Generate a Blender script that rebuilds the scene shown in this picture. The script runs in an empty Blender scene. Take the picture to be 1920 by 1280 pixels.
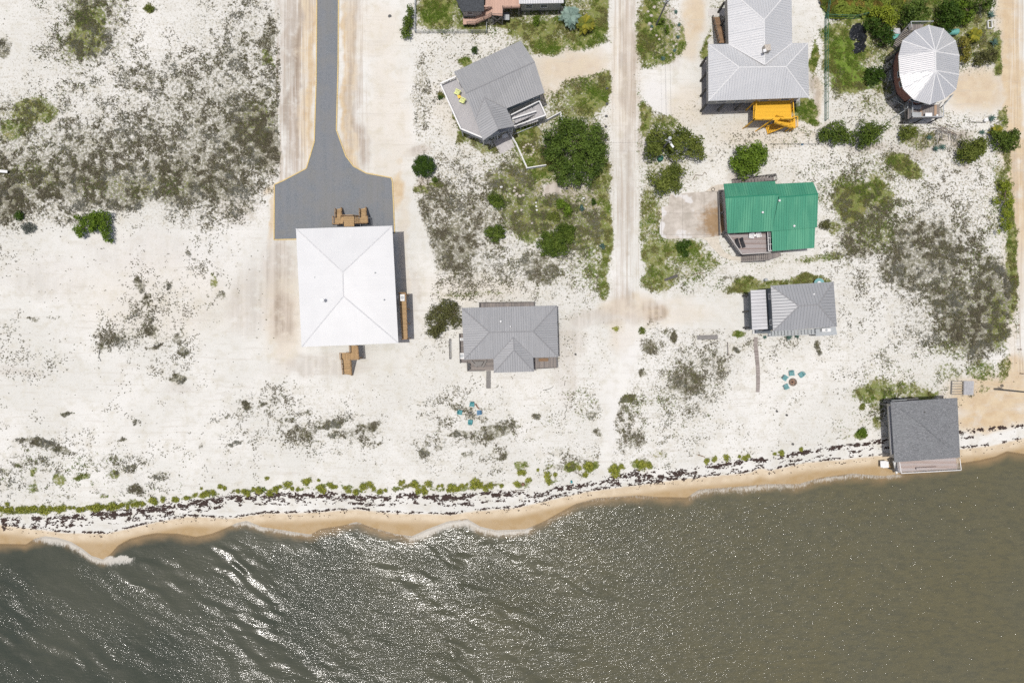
import bpy, math, random
import numpy as np
from mathutils import Vector, noise as mnoise

# ---------------------------------------------------------------- camera, sky, sun, exposure
scene = bpy.context.scene
H = 128.0                                     # flying height of the camera
cam_d = bpy.data.cameras.new("camera"); cam = bpy.data.objects.new("camera", cam_d)
scene.collection.objects.link(cam)
cam_d.sensor_width = 36; cam_d.lens = 24; cam_d.clip_end = 6000; cam_d.clip_start = 0.5
cam.location = (0, 0, H); cam.rotation_euler = (0, 0, 0)
scene.camera = cam

SUN_DIR = Vector((0.125, 0.016, -1.0)).normalized()          # the way the light travels
SUN_EL = math.asin(-SUN_DIR.z)
world = bpy.data.worlds.new("World"); scene.world = world; world.use_nodes = True
wn = world.node_tree; bg = wn.nodes["Background"]
sky = wn.nodes.new("ShaderNodeTexSky"); sky.sky_type = 'NISHITA'; sky.sun_disc = False
sky.sun_elevation = SUN_EL; sky.sun_rotation = math.radians(-97)
sky.altitude = 0; sky.air_density = 1.0; sky.dust_density = 4.0; sky.ozone_density = 0.6
wn.links.new(sky.outputs[0], bg.inputs[0]); bg.inputs[1].default_value = 0.095
sun_d = bpy.data.lights.new("sun", 'SUN'); sun_d.energy = 3.4; sun_d.angle = math.radians(0.5)
sun_d.color = (1.0, 0.965, 0.92)
sun = bpy.data.objects.new("sun", sun_d); scene.collection.objects.link(sun)
sun.rotation_euler = SUN_DIR.to_track_quat('-Z', 'Y').to_euler(); sun.location = (-20, 0, 60)
scene.view_settings.view_transform = 'Standard'; scene.view_settings.look = 'None'
scene.view_settings.exposure = 0.0; scene.view_settings.gamma = 1.0
scene.view_settings.use_curve_mapping = False
scene.cycles.use_denoising = False
scene.cycles.max_bounces = 5; scene.cycles.diffuse_bounces = 3; scene.cycles.glossy_bounces = 2
scene.cycles.transparent_max_bounces = 8; scene.cycles.sample_clamp_indirect = 4.0

C = scene.collection
random.seed(7); RNG = np.random.default_rng(11)

# ---------------------------------------------------------------- plan coordinates
# the site plan is drawn at 10 units to the metre; a point at height z is brought back to plan scale
def W(px, py, z=0.0):
    s = (1 - z / H) / 10.0
    return Vector(((px - 960) * s, (640 - py) * s, z))

# ---------------------------------------------------------------- numpy noise
_LAT = np.random.default_rng(3).random((4, 256, 256))
def vnoise(x, y, k=0):
    L = _LAT[k % 4]; x = x + 37.3 * k; y = y + 91.7 * k
    xi = np.floor(x).astype(int); yi = np.floor(y).astype(int); fx = x - xi; fy = y - yi
    fx = fx * fx * (3 - 2 * fx); fy = fy * fy * (3 - 2 * fy)
    a = L[xi % 256, yi % 256]; b = L[(xi + 1) % 256, yi % 256]; c = L[xi % 256, (yi + 1) % 256]; d = L[(xi + 1) % 256, (yi + 1) % 256]
    return (a * (1 - fx) + b * fx) * (1 - fy) + (c * (1 - fx) + d * fx) * fy
def fbm(x, y, k=0, octv=4):
    s = 0; a = 1; t = 0
    for o in range(octv):
        s = s + a * vnoise(x * 2 ** o, y * 2 ** o, k + o); t += a; a *= .55
    return s / t

# ---------------------------------------------------------------- object helpers
def tag(o, label=None, cat=None, group=None, kind=None):
    if label: o["label"] = label
    if cat: o["category"] = cat
    if group: o["group"] = group
    if kind: o["kind"] = kind
    return o
def thing(name, loc, label, cat, group=None):
    o = bpy.data.objects.new(name, None); C.objects.link(o); o.location = loc
    o.empty_display_size = .3
    return tag(o, label, cat, group)
def mesh_obj(name, me, mat, parent=None):
    o = bpy.data.objects.new(name, me); C.objects.link(o)
    if mat: me.materials.append(mat)
    if parent: o.parent = parent
    return o
def root_of(o):
    v = Vector((0, 0, 0))
    while o: v += o.location; o = o.parent
    return v

class MB:
    """collects shapes given in world coordinates; build() links them as one mesh, moved to its parent's base"""
    def __init__(s): s.v = []; s.f = []; s.uv = []
    def poly(s, pts, uv=None):
        n = len(s.v); s.v += [Vector(p) for p in pts]; s.f.append(list(range(n, n + len(pts))))
        s.uv.append(uv or [(p[0], p[1]) for p in pts]); return s
    def quad_box(s, a, b, c, d, h):          # four base corners, extruded up by h
        up = Vector((0, 0, h)); B = [Vector(p) for p in (a, b, c, d)]; T = [p + up for p in B]
        s.poly(T); s.poly(B[::-1])
        for i in range(4): j = (i + 1) % 4; s.poly([B[i], B[j], T[j], T[i]])
        return s
    def prism(s, pts, z0, z1):
        B = [Vector((p[0], p[1], z0)) for p in pts]; T = [Vector((p[0], p[1], z1)) for p in pts]
        ar = sum(B[i].x * B[(i + 1) % len(B)].y - B[(i + 1) % len(B)].x * B[i].y for i in range(len(B)))
        if ar < 0: B.reverse(); T.reverse()
        s.poly(T); s.poly(B[::-1])
        for i in range(len(B)): j = (i + 1) % len(B); s.poly([B[i], B[j], T[j], T[i]])
        return s
    def beam(s, p, q, w, h):                # rectangular bar between two points
        p = Vector(p); q = Vector(q); d = (q - p)
        if d.length < 1e-4: return s
        d.normalize(); side = d.cross(Vector((0, 0, 1)))
        if side.length < 1e-3: side = Vector((1, 0, 0))
        side.normalize(); up = side.cross(d).normalized()
        o = [side * (w / 2) + up * (h / 2), side * (-w / 2) + up * (h / 2), side * (-w / 2) - up * (h / 2), side * (w / 2) - up * (h / 2)]
        A = [p + x for x in o]; B = [q + x for x in o]
        for i in range(4): j = (i + 1) % 4; s.poly([A[i], A[j], B[j], B[i]])
        s.poly(A[::-1]); s.poly(B); return s
    def box(s, c, sx, sy, sz, ang=0.0):     # centre of the base, size, turn
        ca, sa = math.cos(ang), math.sin(ang)
        P = [Vector((c[0] + x * ca - y * sa, c[1] + x * sa + y * ca, c[2])) for x, y in ((-sx/2, -sy/2), (sx/2, -sy/2), (sx/2, sy/2), (-sx/2, sy/2))]
        return s.quad_box(*P, sz)
    def tube(s, p, q, r0, r1=None, n=8):
        r1 = r0 if r1 is None else r1
        p = Vector(p); q = Vector(q); d = (q - p).normalized()
        a = d.orthogonal().normalized(); b = d.cross(a)
        A = [p + (a * math.cos(t) + b * math.sin(t)) * r0 for t in [i * 2 * math.pi / n for i in range(n)]]
        B = [q + (a * math.cos(t) + b * math.sin(t)) * r1 for t in [i * 2 * math.pi / n for i in range(n)]]
        for i in range(n): j = (i + 1) % n; s.poly([A[i], A[j], B[j], B[i]])
        s.poly(A[::-1]); s.poly(B); return s
    def dome(s, c, rx, ry, rz, nu=12, nv=5, full=False, jit=0.0):
        rings = []
        lo = -math.pi / 2 if full else 0
        for j in range(nv + 1):
            ph = lo + (math.pi / 2 - lo) * j / nv
            rings.append([Vector((c[0] + rx * math.cos(ph) * math.cos(t) * (1 + random.uniform(-jit, jit)), c[1] + ry * math.cos(ph) * math.sin(t) * (1 + random.uniform(-jit, jit)), c[2] + rz * math.sin(ph))) for t in [i * 2 * math.pi / nu for i in range(nu)]])
        for j in range(nv):
            for i in range(nu):
                k = (i + 1) % nu; s.poly([rings[j][i], rings[j][k], rings[j + 1][k], rings[j + 1][i]])
        return s
    def build(s, name, mat, parent=None, smooth=False):
        off = root_of(parent) if parent else Vector((0, 0, 0))
        me = bpy.data.meshes.new(name)
        me.from_pydata([tuple(v - off) for v in s.v], [], s.f)
        uv = me.uv_layers.new(name="UVMap")
        flat = [c for f in s.uv for p in f for c in p]
        uv.data.foreach_set("uv", flat)
        if smooth: me.polygons.foreach_set("use_smooth", [True] * len(me.polygons))
        me.update()
        return mesh_obj(name, me, mat, parent)

def np_mesh(name, verts, faces4, mat, parent=None, col=None, tri=False):
    """fast mesh of equal-sized faces from numpy arrays, optional colour per face"""
    me = bpy.data.meshes.new(name); n = 3 if tri else 4
    off = np.array(root_of(parent)) if parent else 0
    verts = (verts - off).astype(np.float32)
    nf = len(faces4); me.vertices.add(len(verts)); me.vertices.foreach_set("co", verts.ravel())
    me.loops.add(nf * n); me.loops.foreach_set("vertex_index", faces4.astype(np.int32).ravel())
    me.polygons.add(nf); me.polygons.foreach_set("loop_start", np.arange(nf, dtype=np.int32) * n)
    me.update(calc_edges=True)
    if col is not None:
        a = me.color_attributes.new("col", 'FLOAT_COLOR', 'CORNER')
        c = np.ones((nf, n, 4), np.float32); c[:, :, :3] = col[:, None, :]; a.data.foreach_set("color", c.ravel())
    me.validate()
    return mesh_obj(name, me, mat, parent)

# ---------------------------------------------------------------- node helpers
class NT:
    def __init__(s, name):
        s.m = bpy.data.materials.new(name); s.m.use_nodes = True; s.t = s.m.node_tree
        s.b = s.t.nodes["Principled BSDF"]; s.b.inputs["Specular IOR Level"].default_value = .3
    def n(s, ty): return s.t.nodes.new(ty)
    def put(s, sock, v):
        if isinstance(v, bpy.types.NodeSocket): s.t.links.new(v, sock)
        elif isinstance(v, (tuple, list)) and len(v) == 3 and sock.type == 'RGBA': sock.default_value = (*v, 1)
        else: sock.default_value = v
    def math(s, op, a, b=0.0, clamp=False):
        x = s.n("ShaderNodeMath"); x.operation = op; x.use_clamp = clamp; s.put(x.inputs[0], a); s.put(x.inputs[1], b); return x.outputs[0]
    def mix(s, f, a, b, mode='MIX'):
        x = s.n("ShaderNodeMix"); x.data_type = 'RGBA'; x.blend_type = mode
        s.put(x.inputs[0], f); s.put(x.inputs[6], a); s.put(x.inputs[7], b); return x.outputs[2]
    def noise(s, vec, scale, detail=4, rough=.6, dist=0.0):
        x = s.n("ShaderNodeTexNoise"); s.put(x.inputs["Vector"], vec); x.inputs["Scale"].default_value = scale
        x.inputs["Detail"].default_value = detail; x.inputs["Roughness"].default_value = rough; x.inputs["Distortion"].default_value = dist; return x.outputs[0]
    def voro(s, vec, scale, feat='F1'):
        x = s.n("ShaderNodeTexVoronoi"); x.feature = feat; s.put(x.inputs["Vector"], vec); x.inputs["Scale"].default_value = scale; return x
    def mr(s, v, a, b, c=0.0, d=1.0, smooth=True):
        x = s.n("ShaderNodeMapRange"); x.interpolation_type = 'SMOOTHSTEP' if smooth else 'LINEAR'
        for i, q in enumerate((v, a, b, c, d)): s.put(x.inputs[i], q)
        return x.outputs[0]
    def scaled(s, vec, sc, rot=0.0):
        x = s.n("ShaderNodeMapping"); s.put(x.inputs[0], vec); x.inputs["Scale"].default_value = sc; x.inputs["Rotation"].default_value = (0, 0, rot); return x.outputs[0]
    def obj(s): return s.n("ShaderNodeTexCoord").outputs["Object"]
    def uv(s): return s.n("ShaderNodeTexCoord").outputs["UV"]
    def sep(s, vec):
        x = s.n("ShaderNodeSeparateXYZ"); s.put(x.inputs[0], vec); return x.outputs
    def attr(s, name):
        x = s.n("ShaderNodeAttribute"); x.attribute_name = name
        y = s.n("ShaderNodeSeparateColor"); s.t.links.new(x.outputs["Color"], y.inputs[0]); return y.outputs[0], y.outputs[1], y.outputs[2], x.outputs["Alpha"], x.outputs["Color"]
    def col(s, v): s.put(s.b.inputs["Base Color"], v)
    def rough(s, v): s.put(s.b.inputs["Roughness"], v)
    def bump(s, h, dist=.05, strength=1.0):
        x = s.n("ShaderNodeBump"); x.inputs["Distance"].default_value = dist; x.inputs["Strength"].default_value = strength
        s.put(x.inputs["Height"], h); s.t.links.new(x.outputs[0], s.b.inputs["Normal"]); return x

def plain(name, c, rough=.7, var=.12, sc=3.0, metal=0.0):
    t = NT(name); o = t.obj(); n = t.noise(o, sc, 5, .65)
    a = tuple(x * (1 - var) for x in c); b = tuple(min(1, x * (1 + var)) for x in c)
    t.col(t.mix(t.mr(n, .3, .7), a, b)); t.rough(rough); t.b.inputs["Metallic"].default_value = metal; return t.m
def metal_roof(name, c, pitch=.42, rough=.42, rib_shade=.14, dirt=.08, panel=0.0, spec=.5, fade=None, metal=.2, bmp=.4):
    t = NT(name); uv = t.uv(); x = t.sep(uv)[0]; y = t.sep(uv)[1]
    f = t.math('FRACT', t.math('DIVIDE', x, pitch))
    tri = t.math('ABSOLUTE', t.math('SUBTRACT', f, .5))           # .5 at the rib
    rib = t.mr(tri, .34, .46)
    n = t.noise(t.scaled(uv, (1.6, .18, 1)), 1.0, 5, .6); n2 = t.noise(t.obj(), .35, 3, .5)
    base = t.mix(t.mr(n, .3, .72), tuple(v * (1 - dirt) for v in c), tuple(min(1, v * (1 + dirt * .6)) for v in c))
    base = t.mix(t.mr(n2, .35, .7, 0, .5), base, tuple(v * .93 for v in c))
    if fade: base = t.mix(t.mr(t.noise(t.scaled(uv, (.5, .1, 1)), 1, 2), .45, .62), base, fade)
    if panel: # sheets of slightly different age
        w = t.n("ShaderNodeTexWhiteNoise"); w.noise_dimensions = '1D'; s = t.math('FLOOR', t.math('DIVIDE', x, pitch * 5)); t.put(w.inputs["W"], s)
        base = t.mix(t.math('MULTIPLY', w.outputs[0], panel), base, tuple(v * .72 for v in c))
    t.col(t.mix(t.math('MULTIPLY', rib, rib_shade * 2.2), base, tuple(v * .55 for v in c)))  # rib shading painted into the roof colour as darker lines
    t.rough(rough); t.b.inputs["Specular IOR Level"].default_value = spec; t.b.inputs["Metallic"].default_value = metal
    t.bump(rib, .04, bmp); return t.m
def boards(name, c, ang=0.0, pitch=.14, var=.25, dark=.35, rough=.8, grey=None):
    t = NT(name); o = t.scaled(t.obj(), (1, 1, 1), ang); x = t.sep(o)[0]
    q = t.math('DIVIDE', x, pitch); f = t.math('FRACT', q); idx = t.math('FLOOR', q)
    w = t.n("ShaderNodeTexWhiteNoise"); w.noise_dimensions = '1D'; t.put(w.inputs["W"], idx)
    gap = t.mr(t.math('ABSOLUTE', t.math('SUBTRACT', f, .5)), .40, .47)
    n = t.noise(t.scaled(o, (4, .5, 1)), 1.0, 5, .7)
    c2 = grey or tuple(v * (1 - var) for v in c)
    k = t.math('ADD', t.math('MULTIPLY', w.outputs[0], .6), t.math('MULTIPLY', n, .5))
    base = t.mix(t.mr(k, .3, .85), c, c2)
    t.col(t.mix(t.math('MULTIPLY', gap, dark * 1.8), base, tuple(v * .25 for v in c))); t.rough(rough); t.bump(gap, -.02); return t.m

def leaf_mat(name):
    t = NT(name); c = t.attr("col")[4]; t.col(c); t.rough(.55); t.b.inputs["Specular IOR Level"].default_value = .12
    tr = t.n("ShaderNodeBsdfTranslucent"); t.put(tr.inputs[0], c)
    mx = t.n("ShaderNodeMixShader"); mx.inputs[0].default_value = .22
    out = [n for n in t.t.nodes if n.type == 'OUTPUT_MATERIAL'][0]
    t.t.links.new(t.b.outputs[0], mx.inputs[1]); t.t.links.new(tr.outputs[0], mx.inputs[2]); t.t.links.new(mx.outputs[0], out.inputs[0]); return t.m

M = {}
M['leaf'] = leaf_mat("foliage")
M['bark'] = plain("bark", (.16, .12, .09), .9, .3)
M['white_roof'] = metal_roof("white_metal", (.66, .662, .658), .42, .42, .012, .02, spec=.4, metal=.15, bmp=.06)
M['pale_roof'] = metal_roof("pale_metal", (.60, .602, .605), .46, .38, .15, .05, spec=.4, metal=.3)
M['grey_roof'] = metal_roof("grey_metal", (.36, .362, .366), .44, .46, .11, .1, spec=.35)
M['patch_roof'] = metal_roof("patched_grey_metal", (.365, .367, .37), .44, .46, .10, .1, panel=.18, spec=.35)
M['small_roof'] = metal_roof("small_house_metal", (.345, .35, .358), .52, .46, .13, .08, spec=.35, metal=.22)
M['carport_roof'] = metal_roof("carport_metal", (.44, .44, .455), .6, .5, .2, .12, spec=.3, metal=.0)
M['round_roof'] = metal_roof("round_roof_metal", (.60, .60, .605), .34, .33, .14, .05, spec=.5, metal=.4)
M['green_roof'] = metal_roof("green_metal", (.06, .255, .16), .48, .5, .12, .10, spec=.3, fade=(.085, .29, .18))
M['dark_shingle'] = plain("dark_shingle", (.055, .06, .066), .9, .3, 4)
M['cap_white'] = plain("white_cap", (.62, .62, .62), .45, .04)
M['cap_seam'] = plain("seam_cap", (.58, .58, .585), .5, .06)
M['cap_grey'] = plain("grey_cap", (.26, .26, .265), .5, .08)
M['cap_green'] = plain("green_cap", (.03, .2, .12), .5, .1)
M['white_paint'] = plain("white_paint", (.64, .64, .63), .55, .05)
M['grey_wall'] = plain("grey_wall", (.16, .155, .15), .8, .1)
M['blue_wall'] = plain("blue_grey_wall", (.14, .17, .19), .8, .1)
M['slate_wall'] = plain("slate_wall", (.12, .135, .15), .8, .1)
M['beige_wall'] = plain("beige_wall", (.5, .47, .42), .8, .08)
M['pink_wall'] = plain("pink_wall", (.26, .125, .095), .85, .12)
M['taupe_wall'] = plain("taupe_wall", (.36, .345, .33), .8, .08)
M['new_wood'] = boards("new_wood", (.42, .28, .145), 0, .14, .25, .3)
M['new_wood_x'] = boards("new_wood_across", (.42, .285, .15), math.pi / 2, .14, .25, .3)
M['wood_post'] = plain("wood_post", (.33, .21, .11), .8, .25, 6)
M['old_wood'] = boards("old_wood", (.27, .24, .22), 0, .15, .35, .4, grey=(.17, .155, .15))
M['old_wood_x'] = boards("old_wood_across", (.27, .24, .22), math.pi / 2, .15, .35, .4, grey=(.17, .155, .15))
M['red_wood'] = boards("reddish_wood", (.36, .325, .32), math.pi / 2, .15, .3, .4, grey=(.25, .19, .17))
M['pink_wood'] = boards("pink_deck", (.52, .345, .27), 0, .15, .12, .25)
M['pier_wood'] = boards("pier_deck", (.42, .38, .37), math.pi / 2, .15, .2, .3, grey=(.36, .27, .23))
M['brown_wood'] = boards("brown_wood", (.27, .17, .10), math.pi / 2, .15, .3, .4)
M['grey_post'] = plain("grey_post", (.2, .19, .18), .85, .2, 5)
M['dark_post'] = plain("dark_post", (.09, .085, .08), .85, .2, 5)
M['yellow'] = boards("yellow_paint", (.72, .40, .028), math.pi / 2, .2, .08, .22, .6)
M['yellow_post'] = plain("yellow_post", (.68, .38, .03), .6, .08)
M['grey_deck'] = boards("grey_deck", (.40, .39, .395), math.radians(25), .15, .08, .12)
M['glass'] = plain("dark_glass", (.02, .025, .032), .25, .1); 
M['black'] = plain("black_fabric", (.02, .02, .024), .7, .2)
M['white_plastic'] = plain("white_plastic", (.68, .68, .68), .4, .03)
M['teal'] = plain("teal_plastic", (.03, .22, .24), .5, .1)
M['blue'] = plain("blue_plastic", (.05, .16, .28), .5, .1)
M['pale_teal'] = plain("pale_teal_plastic", (.13, .30, .31), .5, .1)
M['lime'] = plain("lime_plastic", (.62, .66, .28), .5, .05)
M['amber'] = plain("amber_plastic", (.8, .48, .06), .5, .05)
M['stone'] = plain("stone", (.42, .38, .33), .9, .25, 5)
M['dark_stone'] = plain("dark_stone", (.10, .10, .10), .9, .25, 5)
M['ash'] = plain("ash", (.17, .13, .10), .95, .3, 5)
M['rust'] = plain("rust_ring", (.2, .12, .08), .9, .3, 6)
M['steel'] = plain("galvanised", (.34, .36, .37), .5, .1)
M['timber_edge'] = plain("timber_edge", (.52, .40, .19), .8, .15, 4)
M['green_plastic'] = plain("green_plastic", (.03, .13, .09), .6, .1)
M['seagreen'] = plain("seagreen_tank", (.12, .34, .30), .5, .1)
M['tarp'] = plain("black_tarp", (.02, .022, .026), .35, .2)

def tidy(name): return name
# ================================================================ SHORE LINES (plan units, one value per x)
def curve(pts):
    a = np.array(pts, float); return lambda x: np.interp(x, a[:, 0], a[:, 1])
WATERLINE = curve([(-3000, 1120), (-200, 1030), (0, 1017), (45, 1018), (60, 1008), (80, 1003), (105, 1006), (130, 1014), (150, 1026), (168, 1040), (190, 1047), (204, 1036), (218, 1020), (240, 1008), (265, 1001), (290, 997), (330, 998), (365, 1004), (395, 998), (420, 988), (442, 978), (460, 974), (490, 986), (530, 992), (580, 1000), (600, 989), (640, 983), (668, 976), (695, 986), (740, 999), (772, 1003), (800, 990), (840, 975), (875, 970), (900, 985), (930, 992), (985, 990), (1020, 975), (1050, 958), (1080, 942), (1120, 931), (1200, 926), (1230, 929), (1290, 930), (1312, 915), (1370, 911), (1440, 905), (1500, 905), (1540, 893), (1600, 885), (1660, 890), (1720, 882), (1800, 866), (1840, 860), (1870, 853), (1892, 843), (1925, 848), (2100, 830), (5000, 600)])
WETEDGE = curve([(-3000, 1080), (-200, 1000), (0, 984), (60, 992), (120, 1000), (200, 1000), (287, 980), (350, 968), (433, 972), (500, 962), (560, 962), (640, 957), (667, 955), (733, 962), (847, 965), (893, 958), (967, 952), (1033, 937), (1100, 922), (1200, 909), (1278, 898), (1408, 886), (1427, 877), (1445, 882), (1512, 867), (1585, 861), (1648, 854), (1700, 852), (1800, 842), (1864, 835), (1920, 822), (2100, 790), (5000, 560)])
WRACK = curve([(-3000, 1060), (-100, 985), (0, 979), (33, 977), (83, 976), (133, 973), (167, 967), (233, 963), (290, 955), (333, 947), (383, 943), (427, 937), (467, 933), (520, 930), (567, 930), (617, 928), (667, 933), (727, 935), (750, 930), (783, 930), (833, 933), (883, 933), (913, 927), (940, 927), (983, 927), (1017, 928), (1043, 917), (1100, 910), (1147, 898), (1193, 888), (1213, 892), (1252, 891), (1291, 885), (1330, 877), (1356, 872), (1408, 865), (1460, 857), (1500, 850), (1551, 842), (1617, 833), (1648, 828), (1801, 811), (1823, 808), (1854, 804), (1905, 800), (2000, 795)])

def sd_poly(x, y, pts):
    """signed distance to a polygon, positive inside"""
    P = np.array(pts, float); d = np.full(x.shape, 1e9); inside = np.zeros(x.shape, bool)
    for i in range(len(P)):
        a = P[i]; b = P[(i + 1) % len(P)]; e = b - a; wx = x - a[0]; wy = y - a[1]
        t = np.clip((wx * e[0] + wy * e[1]) / max(e @ e, 1e-9), 0, 1)
        d = np.minimum(d, np.hypot(wx - e[0] * t, wy - e[1] * t))
        c = ((a[1] > y) != (b[1] > y)) & (x < (b[0] - a[0]) * (y - a[1]) / (b[1] - a[1] + 1e-12) + a[0]); inside ^= c
    return np.where(inside, d, -d)
def sm(v, a, b):
    t = np.clip((v - a) / (b - a), 0, 1); return t * t * (3 - 2 * t)
def line_d(x, y, pts):
    d = np.full(x.shape, 1e9)
    for a, b in zip(pts[:-1], pts[1:]):
        a = np.array(a, float); b = np.array(b, float); e = b - a; wx = x - a[0]; wy = y - a[1]
        t = np.clip((wx * e[0] + wy * e[1]) / (e @ e), 0, 1); d = np.minimum(d, np.hypot(wx - e[0] * t, wy - e[1] * t))
    return d

# ---------------------------------------------------------------- how the plants and soils are spread over the site
BROWN = ["13652234300001111120201000122230", "13652345400002221120301001222240", "22433555500002210230101001333210", "54345566600002210220211011222120",
 "55666667700002223230212322233320", "77666776400004434340311122443331", "75322453100015555450200001553341", "31111121000015644440201112655552",
 "11112131000004544440322112346662", "11114221000002222220100000224762", "21144410000002111211433332224651", "23112410000011111112354211231220",
 "10011113321112321123232111144220", "12211112244313331113221111121000", "33232112111112121333311110000000", "22122111000000000000000000000000"]
GREEN = ["12541100000007656560703000889980", "12630001200000126470612002766661", "01210000120000200670302003742110", "42100112300001202650411030122310" ,
 "33211111200001135560410011122133", "22222221100001146550530022353114", "21111110000001124450500001652125", "10000000000001123450653011422224",
 "00000000000001112360653221112343", "00000000000001100120111001111344", "00001100000001000111211211111232", "00000000000000000111221110132220",
 "00000000000000101122211000144210", "00000000000001111111110001200000", "22221111000000001111100000000000", "11111100000000000000000000000000"]
def grid(rows, x, y):
    G = np.array([[int(c) for c in r[:32].ljust(32, '0')] for r in rows], float) / 10.0
    x = 1920 - np.abs(np.mod(x, 3840) - 1920); y = np.where(y < 0, 700 - np.abs(np.mod(-y, 1400) - 700), y); gx = np.clip((x - 30) / 60, 0, 30.999); gy = np.clip((y - 30) / 60, 0, len(rows) - 1.001)
    xi = gx.astype(int); yi = gy.astype(int); fx = gx - xi; fy = gy - yi
    fx = fx * fx * (3 - 2 * fx); fy = fy * fy * (3 - 2 * fy)
    return (G[yi, xi] * (1 - fx) + G[yi, xi + 1] * fx) * (1 - fy) + (G[yi + 1, xi] * (1 - fx) + G[yi + 1, xi + 1] * fx) * fy

# clumps: x, y, rx, ry, turn, strength
BR_E = [(262,537,9,18,-15,.75),(275,560,9,10,0,.65),(283,612,13,22,10,.62),(315,536,6,11,0,.65),(336,637,11,14,0,.7),(347,660,12,13,0,.7),(331,706,22,11,-5,.75),(215,630,25,15,0,.55),(194,650,7,15,10,.6),(290,648,16,5,-15,.75),
 (412,553,14,10,0,.5),(359,469,7,9,0,.55),(373,488,6,8,-30,.5),(62,597,16,6,10,.55),(100,597,10,7,0,.4),(125,773,15,4,-10,.6),(447,753,8,6,0,.6),(465,755,8,8,0,.6),(494,757,12,6,0,.55),(67,830,44,8,3,.66),(112,843,34,7,6,.7),
 (27,877,14,5,20,.55),(213,887,12,12,0,.62),(247,883,12,9,0,.55),(293,890,14,8,0,.5),(233,823,12,5,0,.5),(443,827,14,6,-15,.5),(377,840,7,6,-20,.55),(253,797,8,5,20,.5),(257,915,14,6,0,.6),(190,923,12,6,0,.55),(133,928,6,8,0,.55),
 (620,797,25,10,5,.62),(690,795,35,12,-8,.6),(560,800,14,8,0,.4),(870,812,35,7,-5,.55),(925,808,28,12,0,.6),(800,850,10,9,0,.66),(825,845,11,8,0,.5),(880,850,10,10,0,.5),(941,853,12,7,0,.62),(1170,748,26,9,-12,.72),(1156,773,9,12,20,.66),
 (1121,759,8,7,0,.6),(1109,773,11,7,-30,.5),(1115,814,9,9,0,.55),(1009,788,8,7,0,.6),(952,802,18,14,0,.5),(1190,820,22,14,0,.5),(1245,822,14,8,-20,.5),(1212,650,22,20,0,.68),(1205,702,9,9,0,.6),(1265,632,9,10,0,.85),(1290,717,42,28,15,.64),(1305,710,8,16,0,.75),
 (1384,660,10,6,30,.85),(1530,655,5,17,0,.72),(1580,655,10,12,0,.3),(1740,470,110,60,20,.62),(1820,600,75,70,20,.72),(1620,390,60,60,0,.55),(1610,455,45,40,30,.6),(850,460,50,60,20,.66),(880,410,70,40,20,.5),(1010,500,45,30,30,.6),(1075,480,40,40,0,.4),
 (470,240,60,50,0,.7),(300,330,150,50,-3,.6),(120,340,120,45,-8,.64),(20,370,30,40,0,.85),(500,80,20,60,0,.5),(440,130,60,40,0,.4),(260,150,50,35,0,.45),(165,70,50,60,0,.6),(10,90,12,25,0,.6),(1690,870,10,2,0,.2),(1560,640,25,30,0,.3),(1340,690,40,30,0,.4),
 (1110,905,10,3,0,.2),(1045,870,16,8,0,.5),(1010,400,95,50,0,.6),(950,345,60,22,0,.66),(1090,430,50,50,0,.55),(380,345,130,45,-3,.62),(200,360,120,40,-5,.58),(430,385,70,30,-10,.45),(120,400,60,25,0,.45),(495,270,35,60,0,.70),(1860,560,45,90,0,.7),(1700,510,60,40,20,.62),(1790,560,70,50,20,.66),(1385,520,40,8,5,.4),(1290,545,20,10,0,.3),(790,180,25,90,5,.35),(800,400,20,60,0,.5),(830,360,40,40,0,.5),(950,330,60,25,0,.5)]
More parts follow.
